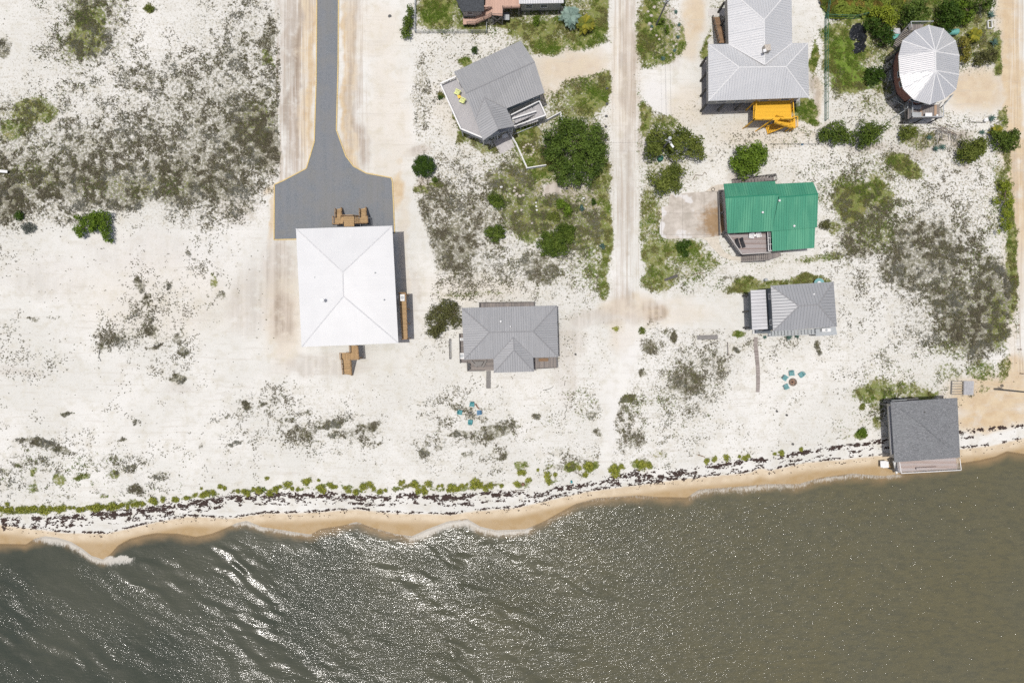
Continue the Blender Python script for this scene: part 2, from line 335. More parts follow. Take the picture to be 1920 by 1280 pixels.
GR_E = [(397,528,6,12,0,.7),(165,60,45,60,5,.66),(60,210,50,25,0,.7),(480,235,40,50,0,.4),(250,350,150,30,0,.38),(60,330,60,30,0,.4),(30,240,35,25,0,.6),(500,110,14,14,0,.6),(280,15,12,7,0,.75),(63,890,9,8,0,.7),(113,897,13,9,0,.7),(150,895,18,7,0,.66),(213,887,14,12,0,.55),(27,877,9,7,0,.5),(60,915,14,8,0,.5),(190,925,14,5,0,.55),(1170,748,26,9,-12,.6),(1070,870,13,10,0,.85),(1106,874,11,8,0,.9),(1098,887,6,6,0,.9),(1150,878,14,12,20,.9),(1165,872,8,5,0,.7),(1205,866,26,9,5,.9),(975,874,16,9,0,.7),(1030,873,10,6,0,.5),
 (1640,738,48,22,-12,.82),(1700,725,40,14,5,.6),(1735,738,28,9,5,.85),(1612,768,7,6,0,.9),(1615,812,12,10,0,.95),(1645,795,8,12,0,.7),(1660,720,30,12,0,.6),(1880,690,12,30,0,.5),(1845,730,14,10,0,.4),(1600,380,38,45,10,.95),(1700,315,36,20,20,.95),(1650,360,25,40,-20,.8),(1580,340,25,20,0,.5),
 (1450,540,60,18,-5,.8),(1520,525,35,12,0,.9),(1395,535,30,14,-5,.85),(1390,628,14,8,0,.85),(1270,470,60,22,0,.8),(1240,520,38,30,0,.75),(1225,480,25,40,0,.8),(1300,490,50,20,10,.6),(1215,400,22,60,0,.6),(1540,480,60,10,-5,.5),(1540,365,14,40,0,.3),
 (1220,60,28,75,3,.88),(1290,70,22,50,0,.7),(1250,115,40,12,0,.7),(1210,200,14,60,0,.8),(1240,225,30,18,10,.6),(1325,75,7,35,0,.8),(1322,105,9,12,0,.95),(1110,180,28,40,30,.85),(1130,150,14,60,0,.85),(1080,205,45,25,-20,.6),(1125,330,20,60,0,.75),(1135,440,14,90,0,.82),(1130,520,14,40,0,.7),(1010,305,50,35,0,.75),(985,262,30,35,20,.82),
 (960,350,50,40,0,.55),(820,10,45,50,0,.9),(885,50,40,14,0,.8),(1005,60,60,22,-8,.85),(1020,90,38,24,0,.85),(1090,80,48,22,10,.82),(1118,30,20,60,0,.9),(1055,50,60,20,0,.7),(960,50,30,12,0,.85),(870,115,14,14,0,.85),(895,115,14,8,0,.6),(870,255,16,25,25,.7),(825,182,6,5,0,.9),(855,230,5,30,-28,.5),(905,280,40,12,20,.6),(815,345,14,10,0,.7),(787,355,14,12,0,.6),(760,280,6,6,0,.4),
 (1585,110,38,45,10,.9),(1600,150,42,25,-10,.95),(1570,70,30,30,0,.8),(1660,160,20,20,0,.6),(1620,100,20,20,0,.8),(1530,110,10,30,0,.9),(1500,195,35,16,20,.85),(1510,215,28,14,30,.8),(1850,60,18,60,0,.65),(1870,110,12,60,0,.85),(1880,200,14,50,0,.7),(1830,190,40,18,0,.5),(1890,290,14,40,0,.55),(1895,480,11,130,-2,.85),(1875,340,14,40,0,.6),(1870,600,25,60,0,.6),(1790,650,50,30,0,.4),(1840,690,30,25,0,.5),(1780,700,30,20,0,.4),
 (1490,260,40,20,0,.25),(1640,190,40,40,0,.35),(1720,260,40,20,0,.45),(1640,440,40,40,0,.5),(1560,430,18,18,0,.55),(890,550,80,8,0,.35),(950,595,40,5,0,.2),(895,580,22,10,-20,.2),(1305,800,40,20,0,.2),(1240,850,18,14,0,.35),(1010,400,90,45,0,.66),(960,340,50,22,0,.6),(1100,440,45,40,0,.6),(990,430,30,30,0,.7),(1240,100,44,80,0,.6),(1100,185,45,40,-20,.75)]
# soils: tan sand, pinkish worked soil, clean packed sand
TAN = [(1180,575,60,26,0,.5),(1165,620,30,40,0,.3),(530,600,40,90,0,.4),(760,470,12,120,0,.3),(700,60,50,60,0,.25),(1250,590,90,26,0,.25),(300,560,160,80,0,.15),(860,200,50,60,0,.2),(1440,250,120,30,0,.25),(1290,200,50,40,0,.3),(585,150,9,170,1,1),(645,150,8,160,1,1),(650,300,16,40,-25,.9),(575,60,22,100,2,.75),(575,240,18,80,2,.7),(520,352,26,12,-20,.9),(655,100,16,110,2,.75),(655,240,14,60,-4,.7),(690,335,50,8,8,.95),(748,360,10,40,0,.95),(748,300,10,10,0,.5),(507,400,6,55,0,.8),(1070,125,70,34,-10,.62),(1020,165,40,25,-25,.5),(1300,30,22,50,5,.75),(1300,85,18,30,0,.45),(1898,200,24,330,-2,.95),(1895,500,18,200,0,.3),(1830,165,55,45,0,.8),(1860,740,90,45,-5,.95),(1900,700,30,40,0,.9),(1860,790,80,24,-5,1),(1225,585,26,18,0,.7),(1170,120,30,130,0,.35),(1880,20,14,20,0,.8),(1240,405,8,14,0,.8),(728,230,40,160,0,.22),(1530,190,10,50,5,.5),(1560,100,10,16,0,.8),(1672,105,8,12,0,.7),(890,540,100,30,0,.2)]
PINK = [(1168,560,22,40,0,.5),(1150,598,60,12,-5,.4),(600,690,90,22,0,.35),(470,560,40,70,10,.35),(260,470,110,40,0,.22),(90,520,80,40,0,.2),(1060,640,30,40,0,.35),(780,560,10,60,0,.3),(557,150,9,170,1,1),(549,270,12,70,0,.9),(672,260,10,50,-8,.9),(652,150,6,160,1,.5),(530,100,10,120,0,.45),(524,460,12,100,3,.7),(545,60,20,100,2,.75),(548,230,18,110,2,.8),(545,320,26,20,0,.5),(515,500,22,50,5,.6),(530,590,30,50,0,.85),(535,490,24,40,0,.6),(680,270,14,40,0,.6),(668,60,8,80,0,.45),(668,200,8,60,0,.55),(1120,590,60,16,-12,.42),(1225,585,24,20,0,.8),(1180,300,12,160,0,.5),(1180,100,16,160,0,.55),(1165,440,9,120,0,.4),(1085,290,90,70,0,.25),(1040,355,60,30,0,.75),(1095,380,40,28,0,.7),(1020,345,22,14,0,.9),(795,345,12,26,10,.8),(780,285,22,14,0,.6),(1245,60,26,50,0,.75),(1250,100,30,30,0,.5),(1525,160,10,60,0,.6),(1640,275,60,14,0,.5),(1700,290,50,12,0,.4),(1740,265,40,20,0,.6),(1790,260,40,20,0,.6),(1810,300,12,20,0,.6),(1850,60,24,40,0,.5),(1210,250,20,60,0,.4),(1560,235,22,10,0,.5),(1390,335,30,10,0,.5),(1060,700,20,60,0,.3),(640,680,60,20,0,.25),(510,300,12,30,0,.4),(440,395,40,30,0,.3),(20,700,60,10,0,.25),(330,725,30,10,0,.25),(1010,310,40,14,0,.5),(1235,470,8,10,0,.2)]
CLEAN = [([(1145,-900),(1188,-900),(1190,200),(1196,400),(1202,540),(1240,575),(1200,600),(1192,690),(1165,740),(1150,800),(1145,900),(1120,900),(1130,800),(1120,740),(1140,690),(1172,600),(1090,612),(1060,625),(1055,605),(1130,580),(1152,540),(1150,400),(1150,200),(1144,100)],8),
 ([(1235,560),(1395,556),(1400,618),(1240,616)],5),([(690,-900),(770,-900),(772,100),(775,250),(778,300),(770,360),(800,430),(815,520),(800,570),(780,640),(760,700),(560,700),(520,640),(500,470),(512,450),(512,340),(525,330),(525,-900)],5),
 ([(1000,110),(1145,80),(1150,128),(1060,150),(1040,175),(1020,160)],7),([(1265,-900),(1325,-900),(1330,60),(1312,110),(1318,170),(1250,215),(1200,185),(1200,135),(1255,122),(1290,90),(1280,40)],6),([(1878,-900),(1960,-900),(1960,700),(1915,690),(1908,500),(1898,330),(1885,200),(1878,100)],5),
 ([(1795,140),(1890,140),(1895,200),(1830,215),(1770,200)],6),([(1790,770),(1850,735),(1960,720),(1960,815),(1860,815),(1800,820)],6),([(1018,345),(1050,345),(1052,362),(1020,364)],4),([(1205,150),(1260,140),(1270,175),(1245,210),(1205,190)],8)]
LAWN = [([(1580,65),(1600,75),(1610,110),(1625,125),(1655,150),(1640,165),(1560,165),(1555,90)],6,.85),([(1530,-20),(1660,-20),(1655,34),(1545,34)],4,1.0),([(780,-10),(900,0),(910,55),(783,60)],4,.35),([(990,265),(1020,255),(1035,310),(995,315)],4,.35)]
BROAD = [(1655,30,60,40,0,.7),(1800,20,90,40,0,.7)]

def ell(x, y, L):
    o = np.zeros(x.shape)
    for cx, cy, rx, ry, a, s in L:
        m = (np.abs(x - cx) < (rx + ry) * 1.8) & (np.abs(y - cy) < (rx + ry) * 1.8)
        if not m.any(): continue
        c, d = math.cos(math.radians(a)), math.sin(math.radians(a)); X = x[m] - cx; Y = y[m] - cy
        r = np.sqrt(((X * c + Y * d) / rx) ** 2 + ((-X * d + Y * c) / ry) ** 2)
        o[m] = np.maximum(o[m], s * (1 - sm(r, .55, 1.35)))
    return o
HOUSE_SHADE = [[(560,430),(745,425),(760,645),(570,650)],[(868,580),(1045,575),(1045,690),(875,692)],[(1320,90),(1510,90),(1510,190),(1320,210)],[(1660,60),(1790,60),(1790,190),(1660,190)],[(1350,350),(1525,350),(1525,470),(1350,470)],[(1400,540),(1560,530),(1560,620),(1400,620)],[(850,150),(1010,110),(1015,210),(905,260)]]
def fields(wx, wy):
    """wx, wy world metres -> dict of masks"""
    X = wx * 10 + 960; Y = 640 - wy * 10
    w1 = (fbm(X / 45, Y / 45, 0, 3) - .5) * 26; w2 = (fbm(X / 45, Y / 45, 2, 3) - .5) * 26
    w1 += (fbm(X / 11, Y / 11, 1, 2) - .5) * 9; w2 += (fbm(X / 11, Y / 11, 3, 2) - .5) * 9
    x = X + w1; y = Y + w2
    br = np.maximum(grid(BROWN, x, y) * (.85 + .6 * sm(Y, 690, 760) * (sm(fbm(X / 26, Y / 16, 3, 3), .44, .60) - .25)), ell(x, y, BR_E)); gr = np.maximum(grid(GREEN, x, y) * (.88 + .6 * sm(Y, 690, 760) * sm(fbm(X / 24, Y / 14, 2, 3), .44, .6)), ell(x, y, GR_E))
    cl = np.zeros(X.shape); xs = X + w1 * .35; ys = Y + w2 * .35
    for P, s in CLEAN: cl = np.maximum(cl, sm(sd_poly(xs, ys, P), -s, s))
    keep = 1 - cl * .93
    gr = np.maximum(gr, .72 * np.exp(-((y - (WRACK(X) - 15)) / 5.5) ** 2) * (1 - sm(X, 900, 1300)) * sm(fbm(X / 14, Y / 14, 0, 2), .36, .56)); beach = sm(WRACK(X) - 7 - Y, -3, 8); keep = keep * beach
    lawn = np.zeros(X.shape)
    for P, s, k in LAWN: lawn = np.maximum(lawn, k * sm(sd_poly(xs, ys, P), -s, s))
    tan = ell(x, y, TAN); pink = ell(x, y, PINK)
    wet = sm(Y - WETEDGE(X), -1.5, 2.5)
    white = ell(x, y, [(1225,175,24,30,0,1),(1240,205,10,24,0,.9),(1420,400,60,60,0,0),(300,480,220,60,0,.3),(1180,650,20,60,0,.5),(1150,800,14,90,0,.5),(1250,395,16,9,0,.9)])
    return dict(brown=br * keep, green=gr * keep, lawn=lawn, tan=tan, pink=pink, wet=wet, clean=cl, white=white, X=X, Y=Y)

# ================================================================ GROUND
def ground_z(wx, wy):
    X = wx * 10 + 960; Y = 640 - wy * 10
    d = (WATERLINE(X) - Y) / 10.0                              # metres inland
    base = np.interp(d, [-300, -20, -2, 0, 6, 12, 5000], [-8, -2.4, -.75, -.55, -.12, 0, 0])
    return base + (fbm(wx / 7, wy / 7, 1, 3) - .5) * .12 * sm(d, 8, 16)
def grid_mesh(name, xs, ys, zf):
    X, Y = np.meshgrid(xs, ys); Z = zf(X, Y); nx, ny = len(xs), len(ys)
    v = np.stack([X.ravel(), Y.ravel(), Z.ravel()], 1)
    i = (np.arange(ny - 1)[:, None] * nx + np.arange(nx - 1)[None, :]).ravel()
    f = np.stack([i, i + 1, i + nx + 1, i + nx], 1)
    return v, f
far = np.array([-3000, -1500, -800, -400, -220, -150, -120.])
xs = np.concatenate([far, np.linspace(-104, 104, 680), -far[::-1]])
ys = np.concatenate([[-3000, -800, -300, -150, -100, -75], np.linspace(-58, 72, 430), [90, 120, 160, 260, 500, 900, 3000.]])
gv, gf = grid_mesh("ground", xs, ys, ground_z)

def ground_mat():
    t = NT("dune_sand"); o = t.obj(); B, G, L, P, _ = t.attr("veg"); T, K, WT, WH, _ = t.attr("soil"); CLN, ST, LI, _, _ = t.attr("misc")
    n_big = t.noise(o, .06, 4, .6); n_mid = t.noise(o, .5, 5, .65); n_fine = t.noise(o, 6.0, 4, .7); n_sp = t.noise(o, 1.55, 5, .74); n_sp2 = t.noise(o, 2.7, 4, .75); n_sp3 = t.noise(t.scaled(o, (1, 1, 1), .7), 1.9, 5, .7)
    sand = t.mix(t.mr(n_big, .38, .64), (.545, .538, .50), (.615, .606, .572))
    sand = t.mix(t.mr(n_mid, .45, .72, 0, .65), sand, (.475, .452, .385))
    sand = t.mix(t.mr(n_fine, .5, .8, 0, .45), sand, (.39, .365, .325))
    streak = t.noise(t.scaled(o, (2.2, .05, 1)), 1.0, 5, .65); streak2 = t.noise(t.scaled(o, (.9, .03, 1)), 1.0, 4, .6)
    tanc = t.mix(t.mr(n_mid, .3, .7), (.45, .34, .215), (.53, .43, .29))
    pinkc = t.mix(t.mr(streak2, .35, .65), (.24, .19, .145), (.44, .385, .33))
    tt = t.math('MULTIPLY', T, t.mr(t.noise(o, .35, 4, .6), .1, .5)); kk = t.math('MULTIPLY', K, t.mr(t.noise(o, .45, 5, .65), .2, .55))
    base = t.mix(tt, sand, tanc); base = t.mix(t.math('MULTIPLY', kk, .95), base, pinkc)
    base = t.mix(t.math('MULTIPLY', ST, t.mr(streak, .48, .64, 0, .62)), base, (.36, .30, .24))
    base = t.mix(t.math('MULTIPLY', ST, t.mr(streak, .30, .48, .6, 0)), base, (.63, .62, .59))
    rut = t.noise(t.scaled(o, (.12, 1.6, 1), math.radians(14)), 1.0, 4, .6); base = t.mix(t.mr(rut, .54, .68, 0, .35), base, (.44, .41, .36)); base = t.mix(t.math('MULTIPLY', WH, .8), base, (.60, .59, .57))
    # small litter and stubble everywhere that is not driven over
    litter = t.math('MULTIPLY', t.mr(t.math('ADD', n_sp2, t.math('MULTIPLY', t.math('MAXIMUM', B, G), .22)), .575, .66), t.math('SUBTRACT', 1.0, t.math('MULTIPLY', CLN, .75)))
    base = t.mix(t.math('MULTIPLY', litter, LI), base, (.26, .235, .165))
    chip = t.math('SUBTRACT', 1.0, t.math('MULTIPLY', t.mr(t.noise(t.scaled(o, (1, 1, 1), .3), 2.3, 4, .7), .545, .62), .8))
    # duff beneath the scrub, then the scrub itself and the grass
    base = t.mix(t.math('MULTIPLY', chip, t.mr(t.math('ADD', B, t.math('MULTIPLY', n_mid, .25)), .38, 1.0, 0, .42)), base, (.29, .28, .22)); base = t.mix(t.math('MULTIPLY', chip, t.mr(t.math('ADD', G, t.math('MULTIPLY', n_mid, .25)), .38, .98, 0, .62)), base, (.27, .27, .12))
    def cover(d, n, spread=.44, edge=.05):
        q = t.math('SUBTRACT', d, .5); return t.mr(t.math('ADD', n, t.math('MINIMUM', t.math('MULTIPLY', q, spread), t.math('MULTIPLY', q, .24))), .5 - edge, .5 + edge)
    cb = t.math('MULTIPLY', t.math('MULTIPLY', chip, cover(B, n_sp)), t.mr(B, .02, .12)); cg = t.math('MULTIPLY', cover(G, n_sp3), t.mr(G, .02, .12))
    browns = t.mix(t.mr(n_fine, .3, .7), (.075, .07, .045), (.225, .21, .155)); browns = t.mix(t.mr(n_mid, .4, .6, 0, .5), browns, (.10, .10, .045))
    greens = t.mix(t.mr(n_fine, .3, .7), (.075, .10, .016), (.19, .22, .05)); greens = t.mix(t.mr(n_mid, .45, .68, 0, .5), greens, (.26, .215, .08))
    base = t.mix(t.math('MULTIPLY', cb, .82), base, browns); base = t.mix(t.math('MULTIPLY', cg, .85), base, greens)
    lw = cover(L, t.noise(o, 1.0, 5, .7), 1.3, .1); base = t.mix(t.math('MULTIPLY', lw, t.mr(L, .02, .2, 0, .9)), base, t.mix(t.mr(n_fine, .3, .7), (.065, .13, .015), (.17, .24, .035)))
    wetc = t.mix(t.mr(P, .05, .9), (.54, .455, .335), (.34, .24, .125)); wetc = t.mix(t.mr(n_mid, .38, .62, 0, .5), wetc, (.40, .31, .20))
    base = t.mix(WT, base, wetc)
    t.col(base); t.rough(t.mix(WT, (.95,) * 3, (.55,) * 3)); t.b.inputs["Specular IOR Level"].default_value = .12
    hgt = t.math('ADD', t.math('MULTIPLY', n_fine, .35), t.math('ADD', n_mid, t.math('MULTIPLY', t.math('ADD', cb, cg), .6)))
    t.bump(hgt, .07, .7); return t.m
ground = np_mesh("ground", gv, gf, ground_mat()); tag(ground, kind="structure")
ground.data.polygons.foreach_set("use_smooth", np.ones(len(gf), bool))
F = fields(gv[:, 0], gv[:, 1])
inside = (np.abs(gv[:, 0]) < 200) & (np.abs(gv[:, 1]) < 140)
def put_attr(o, name, chans):
    a = o.data.color_attributes.new(name, 'FLOAT_COLOR', 'POINT')
    a.data.foreach_set("color", np.stack(chans, 1).astype(np.float32).ravel())
land = (F['Y'] < WRACK(F['X'])) 
depthm = sm(F['Y'] - WETEDGE(F['X']), 4, 30)
SX, SY = F['X'], F['Y']
streaky = np.maximum.reduce([sm(sd_poly(SX, SY, [(515,-900),(600,-900),(595,340),(515,340)]), -6, 6), sm(sd_poly(SX, SY, [(640,-900),(690,-900),(690,330),(640,330)]), -6, 6) * .7,
    sm(sd_poly(SX, SY, [(1145,-900),(1196,-900),(1200,560),(1150,560)]), -5, 5), sm(sd_poly(SX, SY, [(1878,-900),(1980,-900),(1980,700),(1900,700)]), -5, 5) * .8])
litm = np.where(SY > 430, .5, .9); litm = np.where(SX < 560, np.where(SY > 430, .22, .6), litm); litm = litm * sm(WRACK(SX) - SY, 0, 25)
put_attr(ground, "veg", [F['brown'], F['green'], F['lawn'], depthm])
put_attr(ground, "soil", [F['tan'], F['pink'], F['wet'], F['white']])
put_attr(ground, "misc", [F['clean'], streaky, litm, litm * 0 + 1])

# ================================================================ WATER
WZ = -.58
def water_z(wx, wy):
    X = wx * 10 + 960; Y = 640 - wy * 10; d = (Y - WATERLINE(X)) / 10
    amp = .12 * sm(d, 0, 9) * (1 - .9 * sm(X, 750, 1350)) * (.35 + 1.1 * sm(fbm(wx / 16, wy / 16, 1, 3), .38, .62)) * (1 - .65 * sm(Y, 1060, 1220) * (1 - sm(X, 250, 800))) + .03 * sm(d, 0, 9)
    ph = (wx * .52 + wy * .85) + 4.0 * (fbm(wx / 20, wy / 20, 0, 4) - .5) * 2
    a2 = .25 + 1.5 * sm(fbm((wx * .85 - wy * .52) / 9, (wx * .52 + wy * .85) / 3.5, 2, 3), .36, .64)
    ins = (np.abs(wx) < 160) & (wy > -90)
    return WZ + np.where(ins, amp * a2 * (.34 * np.sin(ph * 2 * math.pi / 8.5) + .46 * np.sin((ph + wx * .12) * 2 * math.pi / 4.1 + 1.3 + 4 * fbm(wx / 6, wy / 6, 3, 2)) + .26 * np.sin((ph - wx * .3) * 2 * math.pi / 2.2 + 6 * fbm(wx / 4, wy / 4, 0, 2))), 0)
wxs = np.concatenate([far, np.linspace(-104, 104, 560), -far[::-1]])
wys = np.concatenate([[-3000, -800, -300, -150, -90], np.linspace(-70, -17, 190)])
wv, wf = grid_mesh("water", wxs, wys, water_z)
FOAM = [([(66,1003),(100,1009),(130,1016),(155,1029),(175,1043),(200,1048),(236,1046)], 6, 1), ([(438,981),(462,976),(490,988),(530,993),(578,1000)], 4.5, .9), ([(655,980),(680,979),(710,989),(740,999),(775,1003)], 3.5, .8),
 ([(775,1003),(800,994),(842,978),(875,975),(905,987),(930,993),(984,990)], 6.5, .95), ([(1090,940),(1130,932),(1200,929),(1228,931)], 4, .6), ([(1300,925),(1330,915),(1400,913),(1440,908),(1505,905)], 6.5, .75),
 ([(1510,902),(1560,895),(1600,889),(1660,891),(1690,889)], 4.5, .75), ([(1805,868),(1850,862),(1895,848),(1925,850)], 3, .4), ([(985,991),(1030,975),(1060,965)], 3.5, .5), ([(60,1016),(30,1022),(-20,1020)], 2, .2), ([(380,1004),(420,1008),(470,1030)], 2.5, .3)]
def foam_mask(X, Y):
    o = np.zeros(X.shape); m = Y < 1075; x = X[m] + (fbm(X[m] / 9, Y[m] / 9, 0, 2) - .5) * 8; y = Y[m] + (fbm(X[m] / 9, Y[m] / 9, 1, 2) - .5) * 8; v = np.zeros(x.shape)
    for P, w, s in FOAM: xs_ = [p[0] for p in P]; side = y - np.interp(x, xs_, [p[1] for p in P]); v = np.maximum(v, s * np.exp(-(line_d(x, y, P) / np.where(side > 0, w * 2.9, w * .7)) ** 2))
    o[m] = v; return o
def water_mat():
    t = NT("bay_water"); o = t.obj(); D, FO, TU, SL, _ = t.attr("sea")
    n1 = t.noise(o, .05, 4, .6); n2 = t.noise(t.scaled(o, (.35, 1.1, 1), math.radians(32)), 1.3, 5, .7)
    deep = t.mix(TU, (.038, .044, .032), (.108, .098, .055)); deep = t.mix(t.mr(n1, .4, .6, 0, .3), deep, (.095, .094, .066))
    deep = t.mix(t.mr(n2, .42, .66, 0, .4), deep, (.055, .058, .045))  # wavelet shading put into the water colour as stretched darker streaks
    shal = t.mix(t.mr(t.math('ADD', D, t.math('MULTIPLY', t.noise(o, .35, 3, .5), .22)), .10, .36), (.24, .165, .085), deep)
    streak = t.noise(t.scaled(o, (4.5, 1.6, 1), math.radians(12)), 1.0, 6, .75)
    fm = t.mr(t.math('ADD', streak, t.math('MULTIPLY', t.math('SUBTRACT', FO, .5), .75)), .45, .80)
    fm = t.math('MULTIPLY', fm, t.mr(FO, .02, .7, 0, .85))
    t.col(t.mix(fm, shal, (.50, .48, .43)))
    t.rough(t.mix(fm, (.11,) * 3, (.7,) * 3)); t.b.inputs["IOR"].default_value = 1.33; t.b.inputs["Specular IOR Level"].default_value = .5
    al = t.math('MAXIMUM', t.mr(D, .0, .09), t.math('MULTIPLY', fm, .9)); t.put(t.b.inputs["Alpha"], al)
    t.b.inputs["Coat Weight"].default_value = .25; t.b.inputs["Coat Roughness"].default_value = .30; t.b.inputs["Coat IOR"].default_value = 1.33
    w1 = t.noise(t.scaled(o, (.8, 2.3, 1), math.radians(-32)), .85, 3, .6, .3); w2 = t.noise(t.scaled(o, (.8, 2.2, 1), math.radians(-25)), 1.7, 3, .6, .4); w3 = t.noise(o, 4.5, 2, .5)
    hs = t.math('ADD', t.math('MULTIPLY', w1, 1.3), t.math('ADD', t.math('MULTIPLY', w2, .62), t.math('MULTIPLY', w3, .05)))
    b = t.bump(t.math('MULTIPLY', hs, SL), .5, 1.0); t.t.links.new(b.outputs[0], t.b.inputs['Coat Normal']); return t.m
water = np_mesh("water", wv, wf, water_mat()); tag(water, kind="structure")
water.data.polygons.foreach_set("use_smooth", np.ones(len(wf), bool))
VX = wv[:, 0] * 10 + 960; VY = 640 - wv[:, 1] * 10; dd = (VY - WATERLINE(VX)) / 10
turb = sm(VX + (VY - 1100) * .25 + (fbm(VX / 150, VY / 150, 0, 3) - .5) * 500, 250, 1850)
q1 = (wv[:, 0] * .85 - wv[:, 1] * .52) / 16; q2 = (wv[:, 0] * .52 + wv[:, 1] * .85) / 5.0
slope = (.17 + .05 * sm(VX, 500, 1000) + .06 * sm(VX, 1100, 1800)) * (1 + (1 - sm(VX, 900, 1400)) * (1.1 * sm(fbm(q1, q2, 1, 4), .36, .64) - .34)) * (.25 + .75 * sm(dd, .5, 5))
put_attr(water, "sea", [np.clip(dd / 10, -.2, 1), foam_mask(VX, VY), turb, slope])

# ================================================================ GRAVEL DRIVE, ROADS, SLABS (sheets laid a few millimetres up)
def flat(name, pts, z, mat, cut=False):
    b = MB(); P = [W(x, y, 0) for x, y in pts]; b.prism(P, z - .3, z); return b.build(name, mat)
def gravel():
    t = NT("grey_gravel"); o = t.obj(); n = t.noise(o, 9, 4, .7); m = t.noise(o, .25, 4, .6); v = t.voro(o, 14).outputs["Color"]
    s = t.noise(t.scaled(o, (1.3, .04, 1)), 1, 4, .6)
    c = t.mix(t.mr(n, .3, .7), (.105, .117, .13), (.195, .208, .222)); c = t.mix(t.mr(v, .55, .9, 0, .35), c, (.27, .28, .29)); c = t.mix(t.mr(m, .4, .62, 0, .5), c, (.19, .185, .17))
    t.col(t.mix(t.mr(s, .42, .62, 0, .45), c, (.185, .19, .2))); t.rough(.9); t.bump(n, .03); return t.m
DRIVE = [(600,-900),(593,149),(589.4,266),(574.3,316),(529,340),(514.5,346),(513.9,449.5),(556,448.6),(700,448),(740,437),(737.8,380),(735.7,340),(733.6,333.5),(687,325),(663,312),(648.6,293),(630.8,244),(634,120),(641,-900)]
drive = flat("gravel_road", DRIVE, .05, gravel()); tag(drive, kind="structure")
edge = MB()
for a, b in list(zip(DRIVE[:7], DRIVE[1:8])) + list(zip(DRIVE[9:-1], DRIVE[10:])): edge.beam(W(*a, .06), W(*b, .06), .20, .14)
edge = edge.build("timber_edging", M['timber_edge']); tag(edge, "yellow timber edging along both sides of the grey gravel road", "edging")
def concrete():
    t = NT("stained_concrete"); o = t.obj(); n = t.noise(o, .5, 5, .6); f = t.noise(o, 7, 4, .7); X, Y, Z = t.sep(o)
    c = t.mix(t.mr(n, .35, .65), (.36, .325, .28), (.50, .46, .41)); c = t.mix(t.mr(f, .4, .8, 0, .3), c, (.3, .27, .23))
    # rusty stain by the house and pale worn patches
    r = t.math('ADD', t.math('MULTIPLY', t.math('POWER', t.math('DIVIDE', t.math('SUBTRACT', X, 38.2), 3.3), 2), 1), t.math('POWER', t.math('DIVIDE', t.math('SUBTRACT', Y, 22.6), 3.3), 2))
    st = t.mr(t.math('SUBTRACT', r, t.math('MULTIPLY', t.noise(o, .6, 5, .7), 3.2)), -1.5, -.2, .85, 0); c = t.mix(st, c, t.mix(n, (.16, .09, .03), (.33, .21, .10)))
    wpx = t.mr(t.math('ADD', t.math('MULTIPLY', X, -.09), n), -2.05, -1.95, 0, .0); 
    wm = t.mr(t.math('SUBTRACT', t.noise(o, .28, 3, .5), t.math('MULTIPLY', t.math('SUBTRACT', X, 27.6), .03)), .44, .50)
    c = t.mix(t.math('MULTIPLY', wm, .8), c, (.58, .57, .56))
    jx = t.math('ABSOLUTE', t.math('SUBTRACT', t.math('FRACT', t.math('DIVIDE', X, 4.0)), .5)); jy = t.math('ABSOLUTE', t.math('SUBTRACT', t.math('FRACT', t.math('DIVIDE', Y, 4.0)), .5))
    j = t.math('MAXIMUM', t.mr(jx, .485, .495), t.mr(jy, .485, .495)); c = t.mix(t.math('MULTIPLY', j, .5), c, (.16, .14, .12))
    t.col(c); t.rough(.9); return t.m
CON = concrete()
slab = flat("driveway", [(1255,366),(1300,361),(1343,359),(1352,352),(1358,430),(1349,443),(1313,446),(1280,447.5),(1249,448),(1240,444),(1236.5,437),(1237,421),(1241,410),(1240,388),(1253,386)], .07, CON); tag(slab, kind="structure")
walk = flat("footpath", [(1313,445.5),(1347,444.4),(1348.5,455),(1353,466),(1362,475),(1374,480.5),(1389,482),(1389,488.5),(1368,487.5),(1351,480),(1334,463),(1324,451)], .066, plain("pale_concrete", (.50, .46, .39), .9, .12, 2)); tag(walk, kind="structure")
apron = flat("doorstep_path", [(1322,359.6),(1334,350),(1345,346.5),(1358,346),(1354,356),(1343,358.6)], .062, plain("pale_apron", (.48, .43, .36), .9, .12, 2)); tag(apron, kind="structure")
pad = flat("entrance_pavement", [(1327,17),(1368,16),(1368,31),(1328,31)], .06, plain("pad_concrete", (.48, .46, .43), .9, .1, 2)); tag(pad, kind="structure")
pad2 = flat("patio_pavement", [(925,266),(952,250),(966,275),(938,289)], .06, plain("patio_concrete", (.42, .40, .39), .9, .1, 2)); tag(pad2, kind="structure")
pad3 = flat("shadow_outline_sheet", [(1316,112),(1500,108),(1500,200),(1317,213)], .05, plain("shadow_grey", (.36, .35, .34), .9, .12, 2)); tag(pad3, kind="structure")  # grey sheet follows the house's cast shadow outline, shade put in its colour
